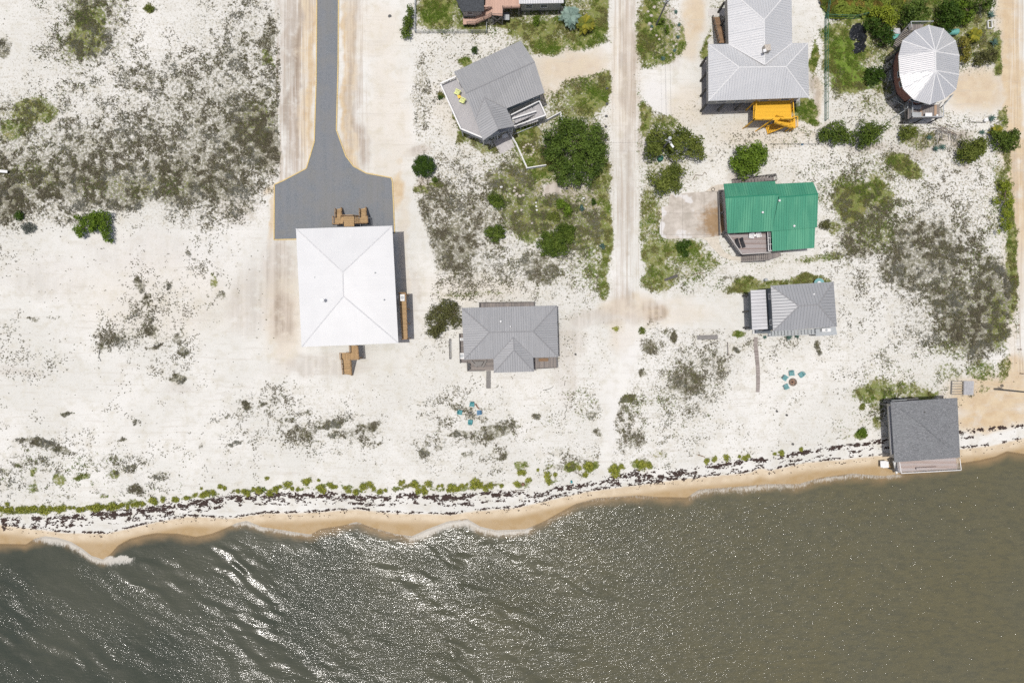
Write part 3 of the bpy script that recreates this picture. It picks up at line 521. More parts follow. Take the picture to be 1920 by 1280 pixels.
# ================================================================ BUILDING HELPERS
def face_uv(P):
    n = Vector((0, 0, 0))
    for i in range(len(P)): n += (P[i] - P[0]).cross(P[(i + 1) % len(P)] - P[0])
    n.normalize()
    if n.z < 0: n = -n
    h = Vector((n.x, n.y, 0))
    d = h.normalized() if h.length > 1e-3 else Vector((0, 1, 0))
    u = Vector((-d.y, d.x, 0)); s = (d - n * d.dot(n)).normalized()
    return n, u, s
def roof(root, faces, mat, cap=None, caps=(), ribs=.42, thick=.14, name='roof', rib_h=.035):
    b = MB()
    for F_ in faces:
        P = [Vector(p) for p in F_]; n, u, s = face_uv(P)
        nn = (P[1] - P[0]).cross(P[2] - P[0])
        if nn.z < 0: P.reverse()
        uv = [(p.dot(u), p.dot(s)) for p in P]
        b.poly(P, uv)
        Q = [p - Vector((0, 0, thick)) for p in P]; b.poly(Q[::-1])
        for i in range(len(P)): j = (i + 1) % len(P); b.poly([Q[i], Q[j], P[j], P[i]])
        if ribs:
            us = [p[0] for p in uv]; k = math.ceil((min(us) + .02) / ribs)
            while k * ribs < max(us) - .02:
                c = k * ribs; k += 1; hit = []
                for i in range(len(P)):
                    j = (i + 1) % len(P); a0, a1 = us[i], us[j]
                    if (a0 - c) * (a1 - c) < 0: hit.append(P[i].lerp(P[j], (c - a0) / (a1 - a0)))
                if len(hit) == 2 and (hit[0] - hit[1]).length > .25:
                    p, q = hit; w = u * .035; up = n * rib_h
                    b.poly([p - w, q - w, q + up, p + up], [(c, 0)] * 4); b.poly([p + up, q + up, q + w, p + w], [(c, 0)] * 4)
    o = b.build(name, mat, root)
    if cap:
        r = MB()
        for p, q in caps:
            p = Vector(p); q = Vector(q); d = (q - p).normalized(); sd = d.cross(Vector((0, 0, 1))).normalized() * .11; up = Vector((0, 0, .07)); dn = Vector((0, 0, -.0))
            r.poly([p - sd + dn, q - sd + dn, q + up, p + up]); r.poly([p + up, q + up, q + sd + dn, p + sd + dn])
        r.build('ridge_cap', cap, o)
    return o
def offset(pts, d):
    n = len(pts); P = [Vector((p[0], p[1])) for p in pts]
    ar = sum(P[i].x * P[(i + 1) % n].y - P[(i + 1) % n].x * P[i].y for i in range(n)); sg = 1 if ar > 0 else -1
    out = []
    for i in range(n):
        a = (P[i] - P[i - 1]).normalized(); b = (P[(i + 1) % n] - P[i]).normalized()
        na = Vector((-a.y, a.x)) * sg; nb = Vector((-b.y, b.x)) * sg
        m = (na + nb); k = m.length_squared
        m = m * (2 / k) if k > .1 else na
        out.append(P[i] + m * d)
    return out
def walls(root, pts, z0, z1, mat, name='wall'):
    b = MB(); b.prism(pts, z0, z1); return b.build(name, mat, root)
def window(root, a, b, t, z, w=1.1, h=1.2, mat=None):
    """window on the wall running from a to b, whose outside is on the right-hand side"""
    a = Vector((a[0], a[1], 0)); b = Vector((b[0], b[1], 0)); d = (b - a).normalized(); o = Vector((d.y, -d.x, 0)); c = a.lerp(b, t)
    f = MB(); base = c + o * .03 + Vector((0, 0, z))
    l = base - d * (w / 2 + .08); r = base + d * (w / 2 + .08)
    up = Vector((0, 0, h + .16)); bz = Vector((0, 0, -.08))
    f.beam(l + bz, r + bz, .12, .1); f.beam(l + bz + up, r + bz + up, .12, .1)
    f.beam(l + bz, l + bz + up, .1, .12); f.beam(r + bz, r + bz + up, .1, .12); f.beam(base + Vector((0, 0, h * .5)) - d * w / 2, base + Vector((0, 0, h * .5)) + d * w / 2, .06, .06)
    fo = f.build('window', mat or M['white_paint'], root)
    g = MB(); A = base - d * (w / 2) - o * .005; B = base + d * (w / 2) - o * .005; g.poly([A, B, B + Vector((0, 0, h)), A + Vector((0, 0, h))]); g.build('pane', M['glass'], fo)
def piles(root, pts, z, mat, step=3.0, r=.16, inner=True):
    n = len(pts); done = []
    def put(x, y):
        if any((x - a) ** 2 + (y - b_) ** 2 < 1.2 for a, b_ in done): return
        done.append((x, y)); m = MB(); m.box((x, y, -.4), 2 * r, 2 * r, z + .4); m.build('piling', mat, root)
    for i in range(n):
        a = Vector(pts[i][:2]); b = Vector(pts[(i + 1) % n][:2]); k = max(1, round((b - a).length / step))
        for j in range(k): p = a.lerp(b, j / k); put(p.x, p.y)
def rail(root, pts, mat, h=1.0, name='railing', step=1.6, bal=.0, top=.1, close=False, pw=.1, parent_name=None):
    b = MB(); P = [Vector(p) for p in pts]
    if close: P.append(P[0])
    up = Vector((0, 0, h))
    for a, c in zip(P[:-1], P[1:]):
        b.beam(a + up, c + up, top, .05); b.beam(a + up * .5, c + up * .5, .04, .05); b.beam(a + up * .14, c + up * .14, .04, .05)
        k = max(1, round((c - a).length / step))
        for j in range(k + 1):
            p = a.lerp(c, j / k); b.beam(p - Vector((0, 0, .1)), p + up * .98, pw, pw)
        if bal:
            k = int((c - a).length / bal)
            for j in range(1, k): p = a.lerp(c, j / k); b.beam(p + up * .14, p + up * .98, .03, .03)
    return b.build(name, mat, root)
def deck(root, pts, z, mat, name='deck', th=.18, legs=None, legmat=None, skip=()):
    b = MB(); b.prism([W(x, y, z) for x, y in pts], z - th, z); o = b.build(name, mat, root)
    if legs:
        for (x, y) in legs:
            p = W(x, y, z); m = MB(); m.box((p.x, p.y, -.6), .18, .18, z + .6 - th - .002); m.build('deck_post', legmat, root)
    return o
def stair(root, p, q, w, mat, post=None, riser=.18, name='stairs', railh=.95, sides=(1, -1)):
    """p upper end, q lower end (centre line), treads across"""
    p = Vector(p); q = Vector(q); flat_ = Vector((q.x - p.x, q.y - p.y, 0)); L = flat_.length; d = flat_ / L; s = Vector((-d.y, d.x, 0))
    n = max(2, round((p.z - q.z) / riser)); b = MB()
    for i in range(n):
        c = p + d * (L * (i + .5) / n); z = p.z + (q.z - p.z) * (i + 1) / (n + 1)
        l = d * (L / n * .46); b.quad_box(*[Vector((v.x, v.y, z - .05)) for v in (c - l - s * w / 2, c + l - s * w / 2, c + l + s * w / 2, c - l + s * w / 2)], .05)
    for sg in (1, -1): b.beam(p + s * sg * (w / 2 + .03) - Vector((0, 0, .2)), q + s * sg * (w / 2 + .03) - Vector((0, 0, .0)), .05, .25)
    o = b.build(name, mat, root)
    if post:
        for sg in sides: rail(root, [p + s * sg * (w / 2 + .06), q + s * sg * (w / 2 + .06)], post, railh, step=1.4, name='handrail')
    return o
def vent(root, x, y, z, mat, r=.12, h=.35):
    p = W(x, y, z); m = MB(); m.tube(p - Vector((0, 0, .35)), p + Vector((0, 0, h)), r, r, 8); m.tube(p + Vector((0, 0, h)), p + Vector((0, 0, h + .1)), r * 1.7, r * 1.2, 8); return m.build('vent_pipe', mat, root)

# ================================================================ A  big white-roofed house
zA = 7.2; zr = 9.9
A = thing("beach_house", W(650, 538, 0), "largest house, with the white hipped roof at the end of the grey gravel road", "house")
TL, TR, BR, BL = W(554.9, 428.9, zA), W(735.4, 423.3, zA), W(746.9, 642.9, zA), W(565.5, 650.3, zA); R1, R2 = W(642.5, 510.1, zr), W(643.8, 555.3, zr)
rA = roof(A, [[TL, TR, R1], [TR, BR, R2, R1], [BR, BL, R2], [BL, TL, R1, R2]], M['white_roof'], M['cap_seam'], [(TL, R1), (TR, R1), (R1, R2), (R2, BR), (R2, BL)], ribs=0)
wp = offset([TL, TR, BR, BL], 1.1); walls(A, wp, 3.4, zA - .16, M['beige_wall']); piles(A, offset([TL, TR, BR, BL], 1.3), 3.4, M['wood_post'], 3.2)
for t_ in (.2, .5, .8): window(A, wp[3], wp[2], t_, 4.3, 1.6); window(A, wp[1], wp[0], t_, 4.3, 1.4)
for t_ in (.15, .35, .75): window(A, wp[2], wp[1], t_, 4.3, 1.2); window(A, wp[0], wp[3], t_, 4.3, 1.2)
c = MB(); p = W(608, 563.5, 9.1); c.tube(p - Vector((0, 0, .5)), p + Vector((0, 0, 1.1)), .17, .17, 12); c.tube(p + Vector((0, 0, 1.1)), p + Vector((0, 0, 1.35)), .32, .3, 14); c.build('flue', M['cap_white'], rA)
for x, y, z in ((703.5, 511.5, 8.2), (720.5, 562, 7.9), (591, 520, 8.0)): vent(rA, x, y, z, M['steel'], .08, .2)
gb = MB(); p = W(745, 557, 3.6); gb.beam(W(742.5, 557, 3.6), W(747, 557, 3.6), .5, .12); gb.build('duct', M['white_plastic'], A)
# north double stair
deck(A, [(644, 405), (664, 405), (664, 424.5), (645, 425)], 3.2, M['new_wood_x'], 'landing')
deck(A, [(627, 407.5), (638.5, 407), (638.5, 420.5), (626.5, 421.5)], 1.7, M['new_wood_x'], 'landing'); deck(A, [(674, 406), (689, 406), (689.5, 419), (674, 419.5)], 1.9, M['new_wood_x'], 'landing')
stair(A, W(644, 413, 3.2), W(638.5, 413, 1.7), 1.25, M['new_wood']); stair(A, W(664, 412.5, 3.2), W(674, 412.5, 1.9), 1.25, M['new_wood'])
stair(A, W(635.5, 407, 1.7), W(636, 391.5, .1), 1.0, M['new_wood_x'], M['wood_post']); stair(A, W(681.5, 406, 1.9), W(681.5, 391, .1), 1.1, M['new_wood_x'], M['wood_post'])
rail(A, [W(641, 405.5, 3.0), W(664, 405, 3.2), W(673, 406, 1.9)], M['wood_post']); rail(A, [W(626, 407, 1.7), W(626, 421.5, 1.7), W(638, 421.5, 1.7)], M['wood_post']); rail(A, [W(690, 406, 1.9), W(690.5, 419.5, 1.9), W(665, 420, 3.0)], M['wood_post'])
# east landing with the heat pump on it
deck(A, [(748, 549.5), (761.5, 549), (764.6, 635.5), (753.5, 636)], 3.7, M['new_wood_x'], 'side_deck', legs=[(749.5, 551), (760, 551), (752, 578), (762, 578), (753, 606), (763, 606), (755, 634), (763.5, 634)], legmat=M['wood_post'])
rail(A, [W(748, 549.5, 3.7), W(761.5, 549, 3.7), W(764.6, 635.5, 3.7), W(754, 636, 3.7)], M['wood_post'], bal=.35)
# south stair
deck(A, [(657, 647.5), (671, 647.5), (673.5, 673), (657.5, 673.5)], 3.0, M['new_wood'], 'landing', legs=[(659, 671), (672, 671)], legmat=M['wood_post'])
deck(A, [(639.5, 662), (657, 661.5), (657.3, 674), (640, 674)], 2.7, M['new_wood'], 'landing', legs=[(641, 673)], legmat=M['wood_post'])
stair(A, W(650, 674, 2.7), W(652.5, 702, .1), 1.5, M['new_wood_x'], M['wood_post']); rail(A, [W(657, 648, 3.0), W(657.5, 661, 3.0)], M['wood_post']); rail(A, [W(640, 673, 2.7), W(639.3, 661.5, 2.7), W(656, 661.3, 2.7)], M['wood_post'], bal=.3)
rail(A, [W(671.5, 648, 3.0), W(673.8, 673.5, 3.0), W(660, 674, 3.0)], M['wood_post'], bal=.3)

# ================================================================ B  taupe house cut by the top of the view
Bh = thing("raised_house", W(965, -15, 0), "taupe house with pinkish deck and dark shingled wing at the top edge", "house")
zB = 4.6
P1, P2, P3, P4 = W(973, 7.5, zB), W(1057, 6, zB), W(1057, -78, zB), W(973, -76, zB); q1, q2 = W(973, -36, 6.3), W(1057, -38, 6.3)
roof(Bh, [[P1, P2, q2, q1], [P4, P3, q2, q1]], M['pale_roof'], M['cap_grey'], [(q1, q2)])
wp = offset([P1, P2, P3, P4], .45); walls(Bh, wp, 1.1, zB - .15, M['taupe_wall']); piles(Bh, wp, 1.1, M['dark_post'], 3)
window(Bh, wp[0], wp[1], .58, 2.35, 1.15, .95); window(Bh, wp[0], wp[1], .20, 2.2, 1.1, 1.1)
g1, g2, g3, g4 = W(864.5, 21.5, 4.3), W(907.5, 21.5, 4.3), W(907.5, -75, 4.3), W(830, -60, 4.3)
roof(Bh, [[g1, g2, W(907.5, -30, 6.0), W(868, -30, 6.0)], [g4, g1, W(868, -30, 6.0)], [W(907.5, -30, 6.0), g3, g4, W(868, -30, 6.0)]], M['dark_shingle'], ribs=0, name='wing_roof')
wp = offset([g1, g2, g3, g4], .5); walls(Bh, wp, 1.1, 4.12, M['taupe_wall'], 'wing_wall'); piles(Bh, wp, 1.1, M['dark_post'], 3); window(Bh, wp[0], wp[1], .35, 2.2, .9, 1.0)
deck(Bh, [(909, -60), (971, -60), (975, 15), (942.5, 16), (942.5, 30.5), (922, 28.5), (921, 18), (909, 17)], 3.5, M['pink_wood'], legs=[(923.5, 29), (941.5, 30), (973, 14)], legmat=M['grey_post'])
rail(Bh, [W(942.5, 15.5, 3.5), W(975, 15, 3.5)], M['pink_wood'], top=.2); rail(Bh, [W(942.8, 16, 3.5), W(942.8, 31, 3.5), W(922, 31, 3.5)], M['dark_post'], top=.06); rail(Bh, [W(908, 17, 3.5), W(921, 17, 3.5)], M['pink_wood'], top=.2)
x = MB(); a, b_, c_, d_ = W(922.5, 31, 3.3), W(942, 31, 3.3), W(942, 31, 0), W(922.5, 31, 0)
k = 1 / (1 - 3.3 / H); a0 = Vector((a.x, a.y, .1)); b0 = Vector((b_.x, b_.y, .1)); x.beam(a, b0, .1, .14); x.beam(b_, a0, .1, .14); x.build('cross_brace', M['grey_post'], Bh)
stair(Bh, W(922, 22, 3.4), W(893, 38, 1.2), 1.3, M['pink_wood'], None); deck(Bh, [(868, 35), (893, 33), (895, 43), (891, 46), (868, 46)], 1.2, M['pink_wood'], 'landing', legs=[(869.5, 44), (890, 44)], legmat=M['grey_post'])
rail(Bh, [W(922, 16.5, 3.5), W(891, 30, 1.3)], M['pink_wood'], top=.26, name='handrail'); rail(Bh, [W(922, 29, 3.5), W(893, 45, 1.2), W(876, 46, 1.2)], M['dark_post'], top=.07, name='handrail')
st = thing("storage_box", W(950, 31, 0), "small blue-grey metal box under the pinkish deck of the taupe house", "storage box"); m = MB(); m.box(W(949.5, 33, 0), 1.0, .9, 1.1); m.build('cabinet', M['slate_wall'], st); m = MB(); m.box(W(949.5, 33, 1.1), 1.1, 1.0, .07); m.build('lid', M['steel'], st)

# ================================================================ C  rotated grey house with the white railed deck
zC = 6.6; zCr = 9.0
Ch = thing("raised_house", W(935, 175, 0), "rotated light grey house with a white railed deck and yellow deck chairs", "house")
a = W(851, 135.2, zC); b_ = W(976, 76.6, zC); r1 = W(872.5, 175.2, zCr); r2 = W(1002.4, 115.7, zCr); e1 = W(893, 226.5, zC); e2 = W(1021.2, 174.3, zC)
rC = roof(Ch, [[a, b_, r2, r1], [r1, r2, e2, e1]], M['patch_roof'], M['cap_grey'], [(r1, r2)])
gr, gf_ = W(908.6, 184, 8.15), W(935, 242.6, 8.15); gl, gl2, gr1, gr2 = W(891.6, 224.5, zC + .1), W(905.7, 264, zC), W(950.6, 205.2, zC + .1), W(964.3, 236.8, zC)
roof(Ch, [[gr, gf_, gl2, gl], [gr, gf_, gr2, gr1]], M['patch_roof'], M['cap_grey'], [(gr, gf_), (gr, gl), (gr, gr1)], name='gable_roof')
fp = [a, e1, e2, b_]; wp = offset(fp, .55); walls(Ch, wp, 3.3, zC - .15, M['blue_wall'])
tr = MB(); tr.prism([wp[0], wp[1], wp[2], wp[3]], 3.2, 3.3); tr.build('sill_beam', M['white_paint'], Ch)
piles(Ch, offset(fp, .6), 3.3, M['steel'], 3.2); window(Ch, wp[1], wp[2], .75, 4.6, 1.5, .5); window(Ch, wp[1], wp[2], .93, 4.4, .8, 1.0)
gp = MB(); A_, B_ = Vector((gl2.x, gl2.y, zC)), Vector((gr2.x, gr2.y, zC)); dn = (Vector((gr.x, gr.y, 0)) - Vector((gf_.x, gf_.y, 0))).normalized() * .5
gp.poly([A_ + dn, B_ + dn, Vector((gf_.x, gf_.y, 7.95)) + dn]); gp.build('gable_wall', M['blue_wall'], Ch)
lo = [W(907.5, 262, 3.9), W(963, 236, 3.9)]
deck(Ch, [(856, 148), (826.6, 160.6), (864.7, 244.6), (906.7, 262), (963, 238), (955, 212), (905, 232)], 3.9, M['grey_deck'], legs=[(829, 163), (846, 201), (865.5, 243.5), (905.5, 260.5), (932, 249.5), (961, 237)], legmat=M['white_paint'])
rail(Ch, [W(855, 148, 3.9), W(826.6, 160.6, 3.9), W(864.7, 244.6, 3.9), W(906.7, 262, 3.9), W(935, 249.8, 3.9)], M['white_paint'], top=.26, bal=.4, pw=.12)
fs = MB(); dp = [W(855, 148, 3.9), W(826.4, 160.4, 3.9), W(864.5, 244.9, 3.9), W(906.7, 262.4, 3.9), W(963, 238.5, 3.9)]
for p, q in zip(dp[:-1], dp[1:]): fs.beam(p - Vector((0, 0, .3)), q - Vector((0, 0, .3)), .08, .36)
fs.build('fascia', M['steel'], Ch)
deck(Ch, [(999, 201.5), (1010.6, 194), (1022.5, 219.5), (1005, 226)], 2.9, M['grey_deck'], 'landing', legs=[(1021, 218.5), (1010, 196)], legmat=M['white_paint'])
stair(Ch, W(963, 225, 3.9), W(1001, 208, 2.9), 1.3, M['grey_deck']); stair(Ch, W(1008, 220, 2.9), W(962, 236, .9), 1.3, M['grey_deck'])
rail(Ch, [W(958, 219, 3.9), W(1010.8, 193, 2.9), W(1022.8, 219.2, 2.9), W(962, 240.5, 1.6)], M['white_paint'], top=.2, name='handrail', pw=.1, step=1.8); rail(Ch, [W(960.4, 226, 3.6), W(1005, 211.8, 2.8)], M['white_paint'], top=.24, name='handrail')
lw = MB()
for i in range(6):
    p = W(966 + i * 11, 249 - i * 4.6, 0); lw.beam(p, p + Vector((-.2, .3, 2.6)), .12, .12)
lw.beam(W(964, 252, .25), W(1022, 228, .25), .12, .12); lw.build('lower_frame', M['steel'], Ch)

# ================================================================ D  grey house with the hipped wing, centre
zD = 4.7; zDr = 6.7
Dh = thing("raised_house", W(955, 630, 0), "grey hip-roofed house with a projecting wing, right of the largest white-roofed house", "house")
TL, TR, BR, BL = W(865.6, 577.2, zD), W(1043.8, 572.5, zD), W(1046.9, 668.9, zD), W(870.3, 674.2, zD); R1, R2 = W(917.5, 622.8, zDr), W(999.5, 621.3, zDr)
roof(Dh, [[TL, TR, R2, R1], [TR, BR, R2], [BR, BL, R1, R2], [BL, TL, R1]], M['grey_roof'], M['cap_grey'], [(TL, R1), (TR, R2), (R1, R2), (R2, BR), (R1, BL)])
ap, fr = W(962.5, 632.2, 6.32), W(963.6, 656.4, 6.32); L1, L2, r1_, r2_ = W(925.3, 672.9, zD + .04), W(926, 698.6, zD), W(999.5, 669.2, zD + .04), W(1001, 696.3, zD)
roof(Dh, [[ap, fr, L2, L1], [ap, fr, r2_, r1_], [L2, r2_, fr]], M['grey_roof'], M['cap_grey'], [(ap, fr), (fr, L2), (fr, r2_), (ap, L1), (ap, r1_)], name='wing_roof')
wp = offset([TL, TR, BR, BL], .6); walls(Dh, wp, 1.6, zD - .15, M['grey_wall']); walls(Dh, offset([W(926, 668, zD), W(1000, 666, zD), r2_, L2], .5), 1.6, zD - .16, M['grey_wall'], 'wing_wall'); piles(Dh, offset([TL, TR, BR, BL], .7), 1.6, M['grey_post'], 3.5)
window(Dh, wp[3], wp[2], .2, 2.4); window(Dh, wp[3], wp[2], .9, 2.4); window(Dh, wp[1], wp[0], .3, 2.4); window(Dh, wp[1], wp[0], .7, 2.4)
vent(Dh, 939, 602.5, 5.9, M['cap_white'], .12); vent(Dh, 957, 612, 6.3, M['cap_white'], .08)
deck(Dh, [(899.5, 568), (1002, 567), (1003, 585), (899.5, 586)], 1.5, M['old_wood'], 'north_porch', legs=[(900.5, 569), (935, 569), (970, 568.5), (1001, 568.5)], legmat=M['dark_post']); rail(Dh, [W(899.3, 584, 1.5), W(899.3, 567.7, 1.5), W(1002.5, 566.7, 1.5)], M['dark_post'], top=.1, pw=.1)
deck(Dh, [(862, 626), (875, 626), (876, 680), (863.5, 680)], 1.5, M['old_wood_x'], 'side_porch', legs=[(863, 627), (864.5, 678)], legmat=M['dark_post']); rail(Dh, [W(868, 625.6, 1.5), W(861.8, 625.8, 1.5), W(863.3, 680, 1.5)], M['dark_post'], top=.1)
deck(Dh, [(876, 669), (930, 667), (930, 694), (877, 695)], 1.3, M['old_wood_x'], 'south_deck', legs=[(877.5, 693.5), (905, 693.5)], legmat=M['grey_post']); rail(Dh, [W(876, 679, 1.3), W(877, 695, 1.3), (W(908, 694.6, 1.3))], M['grey_post'])
deck(Dh, [(1001, 668), (1042, 666), (1044, 688.5), (1002, 691)], 1.4, M['old_wood'], 'south_east_deck', legs=[(1042, 687), (1003, 689.5)], legmat=M['grey_post']); rail(Dh, [W(1043, 669, 1.4), W(1044.2, 688.7, 1.4), W(1003, 691, 1.4)], M['grey_post'])
tb = MB(); tb.beam(W(1010, 674.5, 1.75), W(1028, 674, 1.75), .55, .1); tb.beam(W(1011, 674.5, 1.4), W(1011, 674.5, 1.75), .08, .08); tb.beam(W(1027, 674, 1.4), W(1027, 674, 1.75), .08, .08); tb = tb.build("bench", M['brown_wood']); tag(tb, "brown wooden bench on the south-east deck of the central grey house", "bench")

# ================================================================ E  T-shaped pale house with the yellow deck
zE = 7.8; zEr = 10.3
Eh = thing("raised_house", W(1420, 100, 0), "T-shaped pale metal roofed house with the bright yellow deck and stair", "house")
TL, TR, BR, BL = W(1328, 83.2, zE), W(1515, 80.8, zE), W(1516.8, 183, zE), W(1328.3, 189.5, zE); R1, R2 = W(1386.2, 126.5, zEr), W(1474, 125.4, zEr)
rE = roof(Eh, [[TL, TR, R2, R1], [TR, BR, R2], [BR, BL, R1, R2], [BL, TL, R1]], M['pale_roof'], M['cap_white'], [(TL, R1), (TR, R2), (R1, R2), (R2, BR), (R1, BL)])
v1, v2 = W(1366.3, 82.5, zE + .05), W(1485.3, 81, zE + .05); n1, n2 = W(1363, -24, zE), W(1484, -23, zE); k1, k2 = W(1433.8, 121.5, zEr + .06), W(1433, 37.5, zEr + .06)
roof(Eh, [[k1, k2, n1, v1], [k1, k2, n2, v2], [n1, n2, k2]], M['pale_roof'], M['cap_white'], [(k1, k2), (k2, n1), (k2, n2), (k1, v1), (k1, v2)], name='wing_roof')
wp = offset([TL, TR, BR, BL], .75); walls(Eh, wp, 3.9, zE - .15, M['taupe_wall']); w2 = offset([n1, n2, W(1485.3, 90, zE), W(1366.3, 90, zE)], .75); walls(Eh, w2, 3.9, zE - .17, M['taupe_wall'], 'wing_wall')
piles(Eh, wp, 3.9, M['dark_post'], 3.3); piles(Eh, w2, 3.9, M['dark_post'], 3.6)
for t_ in (.15, .35, .62, .85): window(Eh, wp[3], wp[2], t_, 4.9, 1.6)
for t_ in (.3, .7): window(Eh, wp[0], wp[3], t_, 4.9)
bb = MB()
for px_, py_ in ((1328, 112), (1334, 150), (1345, 195), (1375, 197), (1400, 192)):
    p = W(px_, py_, 0); q = W(px_, py_ - (2 if py_ < 180 else 8), 3.5); bb.beam(p, p + Vector((.9, .8, 3.2)), .12, .12)
bb.build('knee_brace', M['dark_post'], Eh)
gt = MB(); gt.beam(W(1328.5, 188.6, zE - .1), W(1367, 187.2, zE - .1), .16, .14); gt.build('gutter', M['cap_white'], rE)
ch = thing_c = MB(); p = W(1432, 98, 9.6); ch.box(p, 1.0, 1.05, 1.9, .1); ch.build('chimney', M['stone'], rE); ch = MB(); p = W(1433, 96, 11.5); ch.box(p, .5, .5, .25, .3); ch.build('chimney_cap', M['cap_white'], rE)
stair(Eh, W(1354, 80, 3.9), W(1342, 33, .1), 1.35, M['brown_wood'], M['dark_post']); 
yl = [(1413, 190), (1482, 188), (1484.5, 224.5), (1412, 226)]
deck(Eh, yl, 4.4, M['yellow'], 'yellow_deck', legs=[(1414, 224.5), (1448, 224), (1483, 223), (1414, 192), (1482, 191)], legmat=M['yellow_post'])
rail(Eh, [W(1415, 190, 4.4), W(1412, 226, 4.4), W(1446, 225.5, 4.4)], M['yellow_post'], top=.15, pw=.13); rail(Eh, [W(1482.5, 188, 4.4), W(1485, 224.8, 4.4), W(1461, 225, 4.4)], M['yellow_post'], top=.15, pw=.13)
br_ = MB(); p = W(1413, 225, 4.2); br_.beam(p, Vector((p.x - .6, p.y - .3, 0)), .13, .13); p = W(1448, 224, 4.2); br_.beam(p, Vector((p.x - 1.6, p.y - .9, 0.0)), .16, .16); br_.build('deck_brace', M['yellow_post'], Eh)
deck(Eh, [(1483, 222), (1491, 222), (1491.5, 240), (1481, 240)], 2.4, M['yellow'], 'landing', legs=[(1490, 239), (1482, 239)], legmat=M['yellow_post'])
stair(Eh, W(1453, 225, 4.4), W(1484, 235, 2.4), 1.1, M['yellow'], M['yellow_post']); stair(Eh, W(1478, 229, 2.4), W(1437, 246, .1), 1.2, M['yellow'], M['yellow_post'])
rail(Eh, [W(1483, 222, 2.4), W(1491.5, 222, 2.4), W(1491.5, 240, 2.4)], M['yellow_post'], top=.13)

# ================================================================ F  round house
zF = 7.2; zFr = 9.6
Fh = thing("round_house", W(1742, 120, 0), "round house with a faceted pale metal roof and reddish wall, beside the right-hand sand road", "house")
ring = [(1741.3,47),(1769.4,54),(1792,76.7),(1799,104),(1798.3,140),(1792.8,168),(1771.7,185.3),(1743.6,196.3),(1713.9,187.7),(1693.6,167.3),(1686.6,139.2),(1684.7,105.6),(1692,76.7),(1714.7,57.2)]
RR = [W(x, y, zF) for x, y in ring]; K1, K2 = W(1754.2, 97, zFr), W(1754.5, 132.2, zFr)
fc = []; caps = []
for i in range(14):
    j = (i + 1) % 14; p, q = RR[i], RR[j]
    top = K1 if i in (12, 13, 0, 1, 2, 11) else K2
    if i == 3: fc.append([p, q, K2, K1]); top = None
    elif i == 10: fc.append([p, q, K1, K2]); top = None
    elif i in (11, 12, 13, 0, 1, 2): fc.append([p, q, K1])
    else: fc.append([p, q, K2])
for i in range(14): caps.append((RR[i], K1 if i in (11, 12, 13, 0, 1, 2, 3) else K2))
caps.append((K1, K2)); roof(Fh, fc, M['round_roof'], M['cap_white'], caps, ribs=.34)
wp = offset(RR, 1.3); walls(Fh, wp, 3.1, zF - .14, M['pink_wall']); piles(Fh, wp, 3.1, M['dark_post'], 3.4)
fl = MB(); fl.prism(offset(RR, 1.1), 2.85, 3.1); fl.build('floor_rim', M['dark_post'], Fh)
wl = list(wp)
window(Fh, wl[11], wl[10], .75, 4.6, .9, 1.2); window(Fh, wl[10], wl[9], .5, 4.6, .8, 1.2); window(Fh, wl[8], wl[7], .5, 4.2, 1.6, 1.5)
cb_ = MB()
for (x0, y0, x1, y1) in ((1661, 117, 1672, 150), (1661, 168, 1669, 142), (1669, 140, 1682, 186), (1662, 178, 1694, 197), (1683, 178, 1697, 203), (1663, 110, 1678, 101)):
    p = W(x0, y0, .2); q = W(x1, y1, 2.9) if x1 > x0 else W(x1, y1, 2.9); cb_.beam(p, q, .09, .09)
cb_.build('cross_brace', M['steel'], Fh)
deck(Fh, [(1703, 199), (1762, 196), (1762, 222), (1702.5, 223)], 3.2, M['old_wood'], legs=[(1704, 221), (1733, 221), (1760.5, 221)], legmat=M['dark_post'])
rail(Fh, [W(1709, 190, 3.2), W(1697, 192, 3.2), W(1696, 206, 3.0)], M['steel'], top=.12); rail(Fh, [W(1705, 193, 3.2), W(1705.5, 222.5, 3.2), W(1762.5, 222, 3.2), W(1762.5, 202, 3.2), W(1781, 181, 3.2)], M['steel'], top=.14)
stair(Fh, W(1700, 196, 3.0), W(1702.5, 226, .6), .8, M['old_wood_x'], M['grey_post']); bm = MB(); bm.beam(W(1673, 222, 1.2), W(1696, 207.5, 3.1), .1, .1); bm.build('ramp_rail', M['steel'], Fh)
deck(Fh, [(1703, 46), (1732, 46), (1728, 56), (1704, 58)], 3.2, M['old_wood'], 'landing', legs=[(1704, 47), (1720, 47)], legmat=M['dark_post']); stair(Fh, W(1704, 56, 3.2), W(1678, 87, 1.0), 1.3, M['old_wood_x'], M['grey_post']); rail(Fh, [W(1704, 57, 3.2), W(1702, 45.5, 3.2), W(1744, 45, 3.2)], M['steel'], top=.12)

# ================================================================ G  green-roofed house
zG = 5.2; zGr = 7.0
Gh = thing("raised_house", W(1450, 405, 0), "house with the bright green metal roof beside the stained concrete driveway", "house")
m1, m2 = W(1360.2, 370.6, zGr), W(1460.4, 364.5, zGr); b1, b2 = W(1357, 344.6, zG + .35), W(1453, 339.4, zG + .35); f1, f2 = W(1364.4, 437.3, zG), W(1446.9, 433.4, zG)
s1, s2 = W(1461.3, 370, zGr - .25), W(1534.2, 363.8, zGr - .25); c1, c2 = W(1455, 344.8, zG + .55), W(1524.8, 341.5, zG + .55); f3 = W(1532, 426.3, zG - .05)
rG = roof(Gh, [[b1, b2, m2, m1], [m1, m2, f2, f1]], M['green_roof'], M['cap_green'], [(m1, m2)], thick=.2); m3 = W(1460.5, 370.1, zGr - .25)
roof(Gh, [[c1, c2, s2, m3], [m3, s2, f3, W(1446.9, 433.6, zG - .04)]], M['green_roof'], M['cap_green'], [(m3, s2)], name='side_roof')
